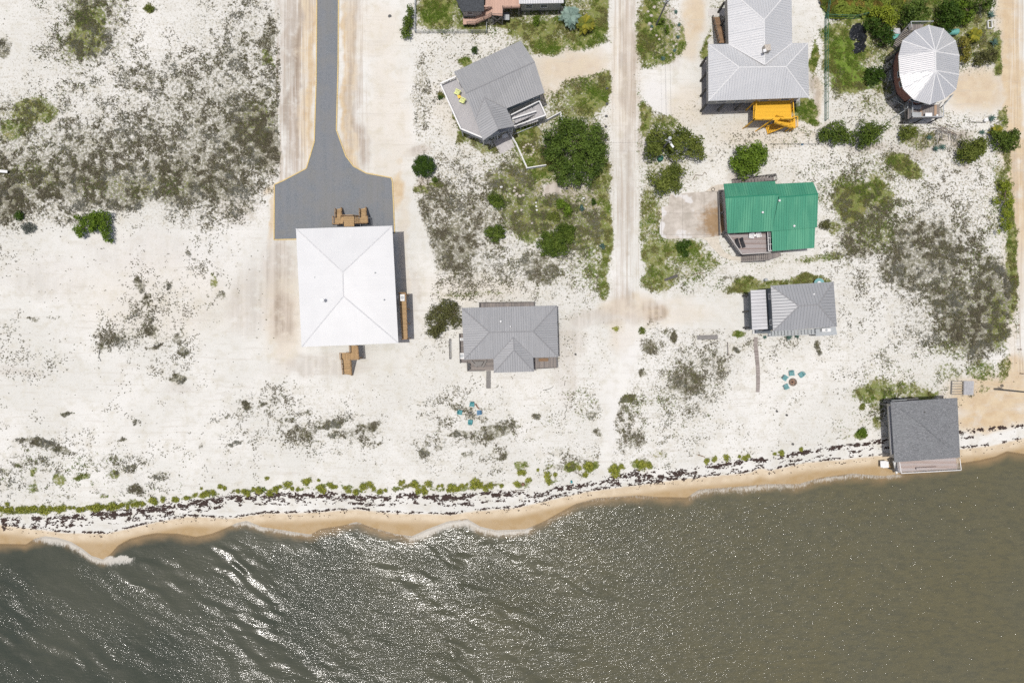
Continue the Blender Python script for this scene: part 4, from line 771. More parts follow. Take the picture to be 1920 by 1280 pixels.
roof(Gh, [[W(1446.8, 432.6, zG - .22), W(1528.5, 426.2, zG - .22), W(1526.9, 464.8, zG - .95), W(1448.6, 470.9, zG - .95)]], M['green_roof'], None, (), name='porch_roof')
wpx = [b1, W(1455, 342, zG), c2, f3, f1]; 
wp = offset([W(1357.5, 345.5, zG), W(1524.8, 343, zG), W(1531, 426.3, zG), W(1364.4, 437.3, zG)], .55); walls(Gh, wp, 2.4, zG - .3, M['taupe_wall']); piles(Gh, wp, 2.4, M['grey_post'], 3.2)
gw = MB(); A_ = Vector((wp[0].x - .05, wp[0].y, zG - .3)); B_ = Vector((wp[3].x - .05, wp[3].y, zG - .3)); gw.poly([A_, B_, Vector((wp[3].x - .05, wp[3].y, zG - .1)), Vector((m1.x + .6, m1.y, zGr - .2)), Vector((wp[0].x - .05, wp[0].y, zG + .1))]); gw.build('gable_wall', M['taupe_wall'], Gh)
window(Gh, wp[0], wp[3], .38, 3.6, 1.6, 1.1); window(Gh, wp[0], wp[3], .52, 3.6, 1.0, 1.1); window(Gh, wp[0], wp[3], .75, 3.4, .8, 1.3)
pw_ = offset([W(1448, 430, zG), W(1530, 426, zG), W(1526.5, 464, zG), W(1448.8, 470, zG)], .45); walls(Gh, pw_, 2.4, zG - 1.15, M['taupe_wall'], 'porch_wall')
lw = MB(); lw.beam(W(1346.5, 359, .5), W(1349, 441, .5), .15, 1.0); lw.build('garage_screen', M['grey_post'], Gh)
for x, y, z in ((1429.5, 398.5, 6.2), (1461, 376.5, 6.7), (1488.5, 424, 5.25)): vent(rG, x, y, z, M['cap_white'], .13, .2)
dk = deck(Gh, [(1361, 440), (1441, 435.5), (1442, 474), (1388.5, 477.5)], 2.6, M['red_wood'], 'sun_deck', legs=[(1363, 441), (1375, 459), (1388.5, 476), (1415, 475), (1440, 473)], legmat=M['grey_post'])
rail(Gh, [W(1361, 439.5, 2.6), W(1388, 477.8, 2.6), W(1441.5, 474.5, 2.6)], M['taupe_wall'], top=.18, bal=.5)
sr = MB()
fr_ = [(1439.5, 434.5), (1448.5, 434), (1448.8, 469.5), (1441, 470.5)]
for i in range(4): sr.beam(W(*fr_[i], 3.9), W(*fr_[(i + 1) % 4], 3.9), .11, .1)
for t_ in (.33, .66): sr.beam(W(1439.5 + 1.5 * t_, 434.5 + 36 * t_, 3.9), W(1448.6, 434 + 35.5 * t_, 3.9), .09, .1)
sr.beam(W(1443.5, 434.3, 3.9), W(1444.3, 470, 3.9), .07, .1); so = sr.build('skylight_frame', M['white_paint'], Gh)
gl_ = MB(); gl_.poly([W(*fr_[3], 3.88), W(*fr_[2], 3.88), W(*fr_[1], 3.88), W(*fr_[0], 3.88)]); gl_.build('pane', M['glass'], so)
stair(Gh, W(1440, 481, 2.4), W(1389, 484.5, .1), 1.3, M['old_wood_x'], M['grey_post'], sides=(1, -1)); deck(Gh, [(1440, 475.5), (1463, 473.5), (1465, 480), (1455, 483), (1440, 487)], 2.4, M['old_wood'], 'landing', legs=[(1441, 486), (1463, 479)], legmat=M['grey_post'])
stair(Gh, W(1452, 334, 2.4), W(1372, 343.5, .1), 1.0, M['old_wood_x'], M['dark_post']); rail(Gh, [W(1442, 332, 2.4), W(1452, 330.5, 2.4), W(1453, 339, 2.4)], M['dark_post'])

# ================================================================ H  small tall grey house with the lean-to
zH = 9.2; zHr = 11.0; zL = 6.6
Hh = thing("raised_house", W(1490, 580, 0), "small steel-grey hip-roofed house with a lower lean-to roof, east of the cross track", "house")
TL, TR, BR, BL = W(1445.3, 535.5, zH), W(1563, 528.2, zH), W(1569.2, 612, zH), W(1449.6, 621, zH); R1, R2 = W(1498.3, 573.5, zHr), W(1534, 571, zHr)
roof(Hh, [[TL, TR, R2, R1], [TR, BR, R2], [BR, BL, R1, R2], [BL, TL, R1]], M['small_roof'], M['cap_grey'], [(TL, R1), (TR, R2), (R1, R2), (R2, BR), (R1, BL)], ribs=.52)
wp = offset([TL, TR, BR, BL], .35); walls(Hh, wp, 3.2, zH - .15, M['slate_wall']); piles(Hh, wp, 3.2, M['dark_post'], 3)
window(Hh, wp[0], wp[3], .2, 7.2, .8, .9); window(Hh, wp[0], wp[3], .83, 7.2, .8, .9)
roof(Hh, [[W(1407.4, 544.3, zL - .35), W(1435.5, 543, zL), W(1439.5, 616.7, zL), W(1410.4, 618.5, zL - .35)]], M['carport_roof'], ribs=.6, name='lean_to_roof')
lp = [W(1412, 547, zL), W(1441, 545, zL), W(1441, 615, zL), W(1414, 617, zL)]; walls(Hh, offset(lp, .3), 3.2, zL - .5, M['slate_wall'], 'lean_to_wall'); piles(Hh, offset(lp, .35), 3.2, M['dark_post'], 3)
ps = MB(); ps.beam(W(1405.5, 548, 3.2), W(1408.5, 616, 3.2), .3, .3); ps.build('porch_beam', M['steel'], Hh)
deck(Hh, [(1417, 618), (1445, 617), (1445, 624.5), (1417, 625)], 1.5, M['slate_wall'], 'step_landing'); stair(Hh, W(1528, 621.5, 3.0), W(1440, 625.5, .4), .85, M['steel'], M['steel'], sides=(1,))
deck(Hh, [(1529, 617), (1567, 612.5), (1569.8, 627.5), (1530, 630)], 3.0, M['steel'], 'porch', legs=[(1531, 628), (1568, 626)], legmat=M['dark_post'])
vent(Hh, 1525.5, 551.5, 10.0, M['cap_white'], .1, .15)
fw = MB(); fw.box(W(1414, 622.5, 0), .7, .7, .5); fw.build('step', M['white_paint'], Hh)

# ================================================================ I  house standing over the water's edge
zI = 4.9; zIr = 6.6
Ih = thing("stilt_house", W(1735, 815, 0), "square house with grey shingled pyramid roof standing over the beach at the water's edge", "house")
def shingle():
    t = NT("grey_shingle"); o = t.obj(); n = t.noise(o, 5.5, 4, .8); v = t.voro(t.scaled(o, (1.0, 2.4, 1)), 2.6).outputs["Color"]; m = t.noise(o, .5, 4, .6)
    c = t.mix(t.mr(n, .32, .68), (.105, .11, .115), (.26, .265, .275)); c = t.mix(t.math('MULTIPLY', t.mr(v, .3, .8), .35), c, (.09, .092, .095)); c = t.mix(t.mr(m, .4, .7, 0, .3), c, (.19, .2, .205)); t.col(c); t.rough(.95); t.bump(n, .03); return t.m
TL, TR, BR, BL = W(1670, 753.5, zI), W(1795, 745.4, zI), W(1800.2, 857.2, zI), W(1677.2, 866.3, zI); R1, R2 = W(1733, 798, zIr), W(1743, 811, zIr); SH = shingle()
roof(Ih, [[TL, TR, R1], [TR, BR, R2, R1], [BR, BL, R2], [BL, TL, R1, R2]], SH, ribs=0)
wp = offset([TL, TR, BR, BL], .55); walls(Ih, wp, 2.5, zI - .15, M['beige_wall']); 
for P_ in (offset([TL, TR, BR, BL], .8),): piles(Ih, P_, 2.5, M['grey_post'], 3)
sg = MB(); sg.prism([W(1665.8, 761, 3.9), W(1672, 760.5, 3.9), W(1678, 851, 3.9), W(1671, 851.5, 3.9)], 3.75, 3.9); sg.build('side_awning', M['carport_roof'], Ih)
deck(Ih, [(1667, 750), (1722, 746), (1722, 756), (1667, 760)], 2.6, M['grey_post'], 'north_landing', legs=[(1668, 751), (1695, 749)], legmat=M['dark_post']); rail(Ih, [W(1666.5, 757, 2.6), W(1666.5, 750, 2.6), W(1694, 748, 2.6)], M['steel'])
deck(Ih, [(1681, 862), (1792, 855), (1795.3, 878.5), (1684, 884.5)], 2.7, M['pier_wood'], 'water_deck', legs=[(1683, 883), (1711, 881.5), (1739, 880), (1766, 878.5), (1793, 877.5)], legmat=M['grey_post'])
rail(Ih, [W(1681, 864, 2.7), W(1684, 885, 2.7), W(1795.6, 879, 2.7), W(1793, 858, 2.7)], M['white_paint'], top=.12, bal=.4, pw=.08)
stair(Ih, W(1679.5, 863, 2.6), W(1683, 886, .6), .7, M['white_paint']); cw = MB(); cw.beam(W(1718, 878.5, 3.15), W(1757, 876.3, 3.15), .35, .08); cw.beam(W(1719, 878.5, 2.7), W(1719, 878.5, 3.1), .3, .08); cw.beam(W(1756, 876.3, 2.7), W(1756, 876.3, 3.1), .3, .08); cw = cw.build("deck_bench", M['pier_wood']); tag(cw, "long wooden bench along the waterside rail of the shingled beach-edge house", "bench")
vent(Ih, 1733, 772.5, 5.6, M['dark_post'], .1, .1)
# ================================================================ FOLIAGE
def leaf_cloud(lobes, per, size, c0, c1, seed=0, flat=.75, gap=.0):
    """many small leaf quads spread in and over a set of lobes (x, y, z, r); returns vertices, faces, colours"""
    r = np.random.default_rng(seed); V = []; Cc = []
    for (x, y, z, rad) in lobes:
        n = int(per * rad * rad) + 8
        d = r.normal(size=(n, 3)); d /= np.linalg.norm(d, axis=1)[:, None]; d[:, 2] = np.abs(d[:, 2]) * np.where(r.random(n) < .8, 1, -1)
        rr = rad * (r.random(n) ** .33) * (1 + r.normal(size=n) * .10)
        p = d * rr[:, None] * [1, 1, flat] + [x, y, z]
        nn = d * .75 + r.normal(size=(n, 3)) * .55 + [0, 0, .3]; nn /= np.linalg.norm(nn, axis=1)[:, None]
        t = np.cross(nn, r.normal(size=(n, 3))); t /= np.linalg.norm(t, axis=1)[:, None]; b = np.cross(nn, t)
        s = size * r.uniform(.6, 1.35, n)[:, None]; asp = r.uniform(.45, .8, n)[:, None]
        q = np.stack([p - t * s, p - b * s * asp, p + t * s, p + b * s * asp], 1)
        V.append(q.reshape(-1, 3)); k = np.clip(r.random(n)[:, None] * .45 + r.random() * .55, 0, 1)
        Cc.append(np.array(c0) * (1 - k) + np.array(c1) * k)
    V = np.concatenate(V); Cc = np.concatenate(Cc); f = np.arange(len(V)).reshape(-1, 4); return V, f, Cc
GREENS = dict(oak=((.028, .055, .010), (.135, .20, .035)), olive=((.05, .075, .012), (.20, .23, .05)), fresh=((.05, .09, .012), (.18, .27, .03)), dark=((.018, .045, .006), (.07, .12, .018)),
    scrub=((.07, .065, .025), (.15, .16, .06)), grey=((.09, .10, .085), (.17, .19, .16)), lime=((.12, .17, .015), (.30, .34, .04)), yellow=((.12, .12, .02), (.27, .24, .05)), juniper=((.035, .065, .010), (.15, .205, .035)), agave=((.05, .10, .08), (.12, .2, .17)), beach=((.16, .19, .025), (.40, .40, .08)))
def tree(name, ells, h, kind, label, cat, rl=.9, per=70, size=.2, dens=1.0, seed=None, round_=False, group=None, trunk=True):
    """ells: plan ellipses (x, y, rx, ry) of the crown; h its height in metres"""
    global _S
    _S += 1; seed = seed or _S; r = random.Random(seed); zc = h * .6
    c0 = W(ells[0][0], ells[0][1], zc); T = thing(name, (c0.x, c0.y, 0), label, cat, group)
    lobes = []; tips = []
    for (x, y, rx, ry) in ells:
        ar = math.pi * rx * ry / 100; n = max(3, int(ar * dens / (rl * rl * 1.15)))
        for i in range(n):
            a = r.uniform(0, 2 * math.pi); q = math.sqrt((i + .5) / n) * .97; a = i * 2.39996 + r.uniform(-.3, .3)
            if round_: jr = 1
            else: jr = r.uniform(.78, 1.12)
            dx = math.cos(a) * q * (rx / 10 - rl * .55) * jr; dy = math.sin(a) * q * (ry / 10 - rl * .55) * jr
            c = W(x, y, zc); zz = h - rl * .8 - (q ** 2) * h * (.42 if not round_ else .5) + (0 if round_ else r.uniform(-.26, .14) * h)
            lobes.append((c.x + dx, c.y + dy, max(rl * .5, zz), rl * (r.uniform(.5, 1.3) if not round_ else r.uniform(.8, 1.2)) * (1 if not round_ else .95)))
            if i % 4 == 0: tips.append((c.x + dx, c.y + dy, max(.3, zz - rl * .3)))
    k0, k1 = GREENS[kind]; v, f, c = leaf_cloud(lobes, per, size, k0, k1, seed); v[:, 2] = np.maximum(v[:, 2], .04)
    np_mesh('crown', v, f, M['leaf'], T, c)
    if trunk:
        b = MB(); top = Vector((c0.x, c0.y, h * .4)); r0 = .05 + .035 * h; b.tube((c0.x, c0.y, -.1), top, r0, r0 * .7, 8)
        for tpt in tips[:14]:
            m_ = top.lerp(Vector(tpt), .5) + Vector((0, 0, .15 * h * .4)); b.tube(top - Vector((0, 0, .1)), m_, r0 * .5, r0 * .32, 6); b.tube(m_, Vector(tpt), r0 * .32, r0 * .08, 5)
        b.build('trunk', M['bark'], T)
    return T
_S = 100
OAK = dict(rl=1.0, per=95, size=.18, dens=.85)
tree("oak_tree", [(1088,262,56,42),(1042,285,27,34),(1078,322,45,34),(1060,232,26,14),(1118,290,24,32),(1028,256,8,9)], 5.5, 'oak', "largest dark green tree, between the white picket fence and the middle dirt road", "tree", **OAK)
tree("oak_tree", [(1243,262,38,28),(1282,268,42,32),(1310,284,17,20),(1225,280,20,18)], 5.0, 'olive', "spreading olive green tree with the lamp pole rising through it", "tree", **OAK)
tree("oak_tree", [(1256,334,31,27),(1265,318,22,14),(1240,350,14,12)], 4.0, 'olive', "olive green tree overhanging the top of the concrete driveway", "tree", **OAK)
tree("oak_tree", [(1408,294,34,30),(1405,318,28,16),(1425,285,20,22),(1390,300,20,18)], 4.6, 'fresh', "bright green tree directly north of the green-roofed house", "tree", **OAK)
tree("juniper_tree", [(1566,249,27,25),(1585,255,20,18),(1550,252,12,15)], 3.6, 'juniper', "left one of two merged dark bushes below the wire fence corner", "tree", rl=.8, per=95, size=.16)
tree("juniper_tree", [(1632,247,27,25),(1620,262,24,18),(1655,238,10,8)], 3.6, 'juniper', "right one of two merged dark bushes, toward the round house", "tree", rl=.8, per=95, size=.16)
tree("round_shrub", [(794,310.5,24,22.5)], 2.6, 'dark', "large clipped round dark green shrub beside the pale sand track", "shrub", rl=.5, per=230, size=.11, round_=True, dens=1.3)
tree("round_shrub", [(815,337,7,7)], 1.0, 'juniper', "small round bush tucked against the large clipped round shrub", "shrub", rl=.35, per=260, size=.09, round_=True)
tree("round_shrub", [(889.5,93.5,7,8)], 1.4, 'dark', "small lone clipped ball shrub above the rotated grey house", "shrub", rl=.35, per=260, size=.09, round_=True)
SH_ = dict(rl=.6, per=150, size=.14)
tree("shrub", [(928,374,18,15),(935,383,12,9)], 2.2, 'juniper', "dark green bush in the scrub lot, northwest of the others", "shrub", **SH_)
tree("shrub", [(929,436,23,18)], 2.2, 'juniper', "oval dark green bush in the scrub lot, above the central grey house", "shrub", **SH_)
tree("shrub", [(1043,452,37,26),(1035,465,28,18),(1060,432,22,16)], 3.0, 'juniper', "widest dark green bush in the scrub lot, next to the middle dirt road", "shrub", rl=.75, per=120, size=.16)
tree("shrub", [(1053,382,12,11),(1064,393,9,12)], 1.8, 'fresh', "small bright bush south of the largest dark tree", "shrub", **SH_)
tree("shrub", [(1038,405,14,9)], 1.2, 'olive', "low loose olive bush just above the widest scrub lot bush", "shrub", **SH_)
tree("shrub", [(186,406,22,14),(166,416,18,15),(149,434,14,17),(196,428,12,20),(200,446,7,12),(178,418,14,12),(172,430,9,8),(147,408,5,5)], 2.4, 'fresh', "bright green lobed bush on the bare sand far left", "shrub", rl=.6, per=150, size=.14)
tree("shrub", [(33,404,11,10)], 1.4, 'dark', "small dark green bush near the left edge of the sand", "shrub", **SH_)
tree("shrub", [(52,426,16,13)], 1.1, 'grey', "grey leafless looking bush near the left edge of the sand", "shrub", rl=.5, per=110, size=.12)
tree("shrub", [(824,598,30,30),(815,622,20,16),(836,575,22,16)], 2.0, 'scrub', "loose brown-green thicket against the west end of the central grey house", "shrub", rl=.7, per=75, size=.15)
tree("shrub", [(852,598,18,24),(850,575,16,12)], 1.5, 'scrub', "brown twiggy bush touching the corner of the central grey roof", "shrub", rl=.6, per=50, size=.13)
tree("hedge_shrub", [(768,22,8,14),(764,42,12,14),(759,60,13,13)], 2.2, 'juniper', "tall dark hedge bush growing outside the wire garden fence", "hedge", **SH_)
tree("shrub", [(1005.6,41,7,8),(1005.6,34,5,5)], 1.4, 'fresh', "small bright bush against the taupe house wall", "shrub", rl=.35, per=260, size=.1)
tree("shrub", [(1277,463,11,13),(1289,456,9,7),(1286,475,6,6)], 1.5, 'dark', "dark green bush on the grass below the concrete driveway", "shrub", **SH_)
tree("shrub", [(1641,140.5,20,20)], 2.6, 'dark', "rounded dense green bush west of the round house", "shrub", rl=.6, per=170, size=.14)
tree("shrub", [(1706,246,19,17),(1695,255,12,10)], 2.2, 'olive', "olive bush just south of the round house's deck", "shrub", rl=.6, per=100, size=.14)
tree("juniper_tree", [(1824,281,30,25),(1815,292,18,16),(1840,270,16,16)], 3.0, 'olive', "upright bush left of the spiky one beside the right-hand sand road", "tree", rl=.7, per=110, size=.15)
tree("juniper_tree", [(1886,262,22,20),(1900,250,12,8),(1904,262,10,6),(1898,276,12,7),(1872,254,12,12)], 3.2, 'juniper', "spiky dark bush leaning over the edge of the right-hand sand road", "tree", rl=.6, per=120, size=.15)
tree("shrub", [(1887,350,17,13),(1890,376,16,18),(1885,404,12,18),(1888,425,11,12),(1868,376,5,5),(1872,433,6,7)], 2.0, 'lime', "tall yellow-green bush strip along the verge of the right-hand sand road", "shrub", rl=.5, per=120, size=.13, dens=.85)
tree("oak_tree", [(1722,18,28,26),(1700,30,14,14)], 5.0, 'oak', "dark tree touching the top edge just above the round house roof", "tree", **OAK)
tree("oak_tree", [(1655,24,26,18),(1672,38,16,14)], 3.5, 'lime', "yellow-green tree above the black tarpaulin heap", "tree", rl=.8, per=100, size=.17)
tree("oak_tree", [(1636,46,17,16)], 3.2, 'dark', "small dark tree just above and right of the black tarpaulin heap", "tree", rl=.7, per=120, size=.16)
tree("oak_tree", [(1661,66,19,22)], 3.6, 'dark', "dark tree left of the round house's entry stair", "tree", rl=.7, per=120, size=.16)
tree("oak_tree", [(1784,32,24,26),(1775,12,18,16)], 4.0, 'dark', "dark green tree north-east of the round house roof", "tree", rl=.8, per=100, size=.17)
tree("oak_tree", [(1843,6,30,16)], 4.0, 'oak', "dark tree at the top edge nearest the right-hand sand road", "tree", **OAK)
tree("oak_tree", [(1806,5,18,14),(1815,30,12,16)], 3.6, 'fresh', "mid-green tree at the top edge between two dark ones", "tree", rl=.7, per=100, size=.17)
tree("shrub", [(1808,78,9,16),(1812,100,12,20)], 2.6, 'yellow', "yellow-green bush hugging the east side of the round house", "shrub", rl=.55, per=110, size=.15)
tree("shrub", [(1850,108,22,15),(1862,98,12,12),(1835,116,12,9)], 1.6, 'scrub', "loose olive bush at the corner of the round house's sandy drive", "shrub", rl=.55, per=90, size=.14)
tree("shrub", [(1549,421,13,12)], 1.0, 'scrub', "low straggly bush east of the green-roofed house", "shrub", rl=.4, per=120, size=.11)
tree("shrub", [(1204,620,9,8)], .9, 'olive', "small round bush beside the sandy track below the junction", "shrub", rl=.3, per=240, size=.09)
tree("shrub", [(1155,616,8,5)], .6, 'beach', "flat pale bush on the sand left of the track below the junction", "shrub", rl=.3, per=150, size=.09)
tree("shrub", [(1619,809,9,9)], .9, 'fresh', "bright small bush on sand west of the shingled beach-edge house", "shrub", rl=.3, per=220, size=.09)
tree("shrub", [(825,182,6,5)], .8, 'dark', "tiny bush left of the white railed deck", "shrub", rl=.3, per=240, size=.09)
tree("cypress", [(1250.6,53,4.5,9)], 1.8, 'fresh', "small upright cypress in the oval garden bed", "shrub", rl=.3, per=280, size=.09)
tree("shrub", [(1091,390,5,7)], .8, 'agave', "blue-green bush in the scrub lot beneath the largest dark tree, left of its pair", "shrub", rl=.28, per=260, size=.09)
tree("shrub", [(1113,378,6,8)], .9, 'dark', "dark blue-green bush in the scrub lot nearest the middle dirt road", "shrub", rl=.28, per=260, size=.09)
tree("shrub", [(1130,462,6,6)], .8, 'agave', "small blue-green bush at the road side of the scrub lot", "shrub", rl=.28, per=200, size=.09)
tree("shrub", [(280,15,12,7)], .8, 'olive', "low green bush at the top edge of the left scrub field", "shrub", rl=.35, per=160, size=.1)

# ---------------------------------------------------------------- rosettes: palms and agaves
def rosette(name, x, y, R, n, h, kind, label, cat, blade=.16, droop=.5, stem=.4, leaflets=False, group=None):
    global _S
    _S += 1; r = np.random.default_rng(_S); c = W(x, y, h * .6); T = thing(name, (c.x, c.y, 0), label, cat, group)
    V = []; Cc = []; k0, k1 = map(np.array, GREENS[kind])
    for i in range(n):
        a = i * 2.39996 + r.normal() * .15; el = r.uniform(.05, 1.1); L = R * r.uniform(.75, 1.1); col = k0 + (k1 - k0) * r.random()
        d = np.array([math.cos(a), math.sin(a), 0.0]); s = np.array([-math.sin(a), math.cos(a), 0.0]); pts = []
        for k in range(6):
            t = k / 5; rr = L * t * math.cos(el * (1 - t * .3)); z = h * .55 + L * (math.sin(el) * t - droop * t * t); pts.append(np.array([c.x, c.y, 0]) + d * rr + [0, 0, max(.05, z)])
        if leaflets:
            for k in range(1, 26):
                t = k / 25 * 4.99; j = int(t); p = pts[j] + (pts[j + 1] - pts[j]) * (t - j); ll = R * .30 * math.sin(math.pi * (k / 26) ** .7) + .05
                for sg in (1, -1):
                    e = p + (s * sg * .85 + d * .55) * ll + [0, 0, -.08 * ll]; w = d * .035 * (R / 1.5)
                    V += [p - w, p + w, e + w * .2, e - w * .2]; Cc.append(col * r.uniform(.8, 1.25))
        for k in range(5):
            w0 = blade * (1 - (k / 5) ** 1.6) * (1 if not leaflets else .25); w1 = blade * (1 - ((k + 1) / 5) ** 1.6) * (1 if not leaflets else .25)
            V += [pts[k] - s * w0, pts[k] + s * w0, pts[k + 1] + s * (w1 + .004), pts[k + 1] - s * (w1 + .004)]; Cc.append(col)
    V = np.array(V); f = np.arange(len(V)).reshape(-1, 4); np_mesh('fronds', V, f, M['leaf'], T, np.array(Cc))
    b = MB(); b.tube((c.x, c.y, -.1), (c.x, c.y, h * .55), .1 + R * .08, .08 + R * .06, 8); b.build('stem', M['bark'], T); return T
GREENS['palm_blue'] = ((.13, .20, .17), (.30, .40, .34)); GREENS['palm_yellow'] = ((.09, .12, .02), (.30, .27, .03))
rosette("palm_tree", 1070, 30, 2.1, 46, 3.4, 'palm_blue', "silvery blue-green palm by the taupe house corner", "palm", .1, .55, leaflets=True)
rosette("palm_tree", 1097, 44, 1.9, 40, 2.8, 'palm_yellow', "yellow-green palm beside the silvery blue one", "palm", .1, .55, leaflets=True)
rosette("palm_tree", 1829, 66, 1.5, 36, 1.8, 'palm_yellow', "low yellow-green palm in the garden east of the round house", "palm", .1, .5, leaflets=True)
rosette("palm_tree", 1868, 245, 1.4, 26, 1.8, 'palm_yellow', "small palm behind the two bushes by the right-hand sand road", "palm", .1, .5, leaflets=True)
for x, y, R, l in ((1858, 28, 1.1, "agave rosette nearest the top right corner, beside the sand road"), (1863, 80, 1.15, "large blue-green agave rosette east of the low yellow-green palm"), (1859, 222, 1.0, "blue-green agave beside the timber border south of the sandy drive"), (1841, 248, .7, "dark blue-green agave just above the upright roadside bush"),
    (1754, 279, .9, "left agave of the pair below the stick pile"), (1767, 276, .8, "right agave of the pair below the stick pile"), (1267, 23, .5, "small dark agave nearest the lamp pole top in the oval garden bed"), (1273, 47, .45, "small agave on the east rim of the oval garden bed, level with the cypress"),
    (1271, 70, .45, "small agave on the east rim of the oval garden bed, south of the cypress"), (1265, 95, .4, "small agave at the south-east rim of the oval garden bed"), (1243, 110, .55, "wide low agave at the south end of the oval garden bed"), (1222, 50, .4, "small green rosette at the foot of the leaning-looking lamp pole"),
    (1478, 631, .95, "larger blue-green agave in front of the steel-grey house stair"), (1494, 630, .65, "smaller blue-green agave in front of the steel-grey house stair"), (1434, 632, .45, "dark rosette at the top of the brick-coloured boardwalk"), (1742, 258, .6, "pale cactus clump left of the stick pile")):
    rosette("agave", x, y, R, 22, R * .6, 'agave', l, "agave", .09, .15)

# ---------------------------------------------------------------- the row of low yellow-green shrubs along the wrack line
r_ = random.Random(5); protos = []
for i in range(4):
    lob = [(math.cos(k * 2.4) * .42 * math.sqrt(k / 9), math.sin(k * 2.4) * .42 * math.sqrt(k / 9), .12 + r_.uniform(0, .12), r_.uniform(.16, .34)) for k in range(11)]
    v, f, c = leaf_cloud(lob, 420, .075, *GREENS['beach'], seed=900 + i); v[:, 2] = np.maximum(v[:, 2], .02); protos.append(np_mesh("beach_shrub", v, f, M['leaf'], None, c))
rowpts = [(x, 954 - max(0, (x - 160)) * .09 + r_.uniform(-1.5, 1.5), 1.0) for x in range(4, 272, 9)] + [(14, 945, .7), (80, 948, .6)]
rowpts += [(x, y, s) for x, y, s in ((287,938,1.1),(291,943,.8),(307,934,.9),(325,938,.9),(333,936,1),(348,932,.9),(365,930,.8),(379,930,.9),(378,917,.7),(391,926,1),(400,923,.9),(415,911,.9),(421,914,.8),(446,922,1),(456,920,1.2),(463,926,.9),(477,914,.9),(487,920,1),(500,897,1),(507,925,.9),(516,917,1.1),(527,914,1.1),(538,911,1.2),(548,918,1.1),(557,918,1),(574,904,1.1),(578,899,.8),(598,899,.7),(601,917,1),(606,920,.9),(620,908,1.1),(631,911,1),(625,914,1),(645,917,1.2),(655,921,1.3),(668,922,1.1),(683,912,1.1),(695,908,1.1),(700,914,1),(714,922,1.1),(724,921,1.1),(752,908,1.2),(757,905,.8),(776,906,1),(783,917,.9),(795,916,1.2),(805,909,1.2),(798,922,.8),(822,912,.9),(828,912,.8),(838,918,.9),(848,915,1),(858,918,.9),(868,911,.8),(876,910,.7),(892,907,1.2),(900,910,1.1),(912,914,1.1),(919,908,1),(940,911,.9),(970,908,1),(990,898,.8),(975,884,1),(983,886,.9),(1007,882,.7),(1025,889,1),(1030,902,1.1),(1042,892,.9),(1065,870,1),(1085,878,.9),(1097,888,1.1),(1105,872,1.1),(1107,879,.9),(1143,884,1.1),(1150,880,1.2),(1155,886,1),(1165,872,1),(1195,866,1.1),(1205,872,1.1),(1215,870,.9),(1327,866,1.1),(1341,861,1),(1363,857,1),(1386,855,.9),(1395,857,1.2),(1402,854,.9),(1455,851,.7),(1467,849,.7),(1504,843,1))]
for i, (x, y, s) in enumerate(rowpts):
    o = protos[i] if i < 4 else protos[i % 4].copy()
    if i >= 4: C.objects.link(o)
    x += r_.uniform(-2, 2); y += r_.uniform(-2.5, 2.5); s *= r_.uniform(.75, 1.25); p = W(x, y); zz = float(ground_z(np.array([p.x]), np.array([p.y]))[0]); k = s * r_.uniform(.7, 1.35); o.location = (p.x, p.y, zz); o.rotation_euler = (0, 0, r_.uniform(0, 6.28)); o.scale = (k * r_.uniform(.9, 1.3), k, k)
    tag(o, "low yellow-green beach shrub in the row along the dark wrack line", "beach shrub", "yellow-green shrubs along the wrack line")

# ---------------------------------------------------------------- scrub, grass and wrack too many to count
def scatter(n, dens, seed, box=(-104, 104, -36, 76)):
    r = np.random.default_rng(seed); out = []
    tot = 0
    while tot < n:
        x = r.uniform(box[0], box[1], 60000); y = r.uniform(box[2], box[3], 60000)
        d = dens(x, y) * np.clip((fbm(x / 1.1, y / 1.1, 2, 3) - .36) * 4.5, 0, 1.3); d = d * np.where(d > .35, 1, np.clip((fbm(x / 3.2, y / 3.2, 3, 3) - .40) * 7, 0, 1.8)); k = r.random(60000) < d; out.append(np.stack([x[k], y[k]], 1)); tot += k.sum()
        if len(out) > 60: break
    return np.concatenate(out)[:n]
def blocked(x, y):
    X = x * 10 + 960; Y = 640 - y * 10; m = np.zeros(x.shape, bool)
    for P in HOUSE_SHADE + [DRIVE]: m |= sd_poly(X, Y, P) > 0
    m |= sd_poly(X, Y, [(1240,360),(1350,358),(1352,445),(1240,447)]) > 0
    m |= Y > WRACK(X) - 4
    return m
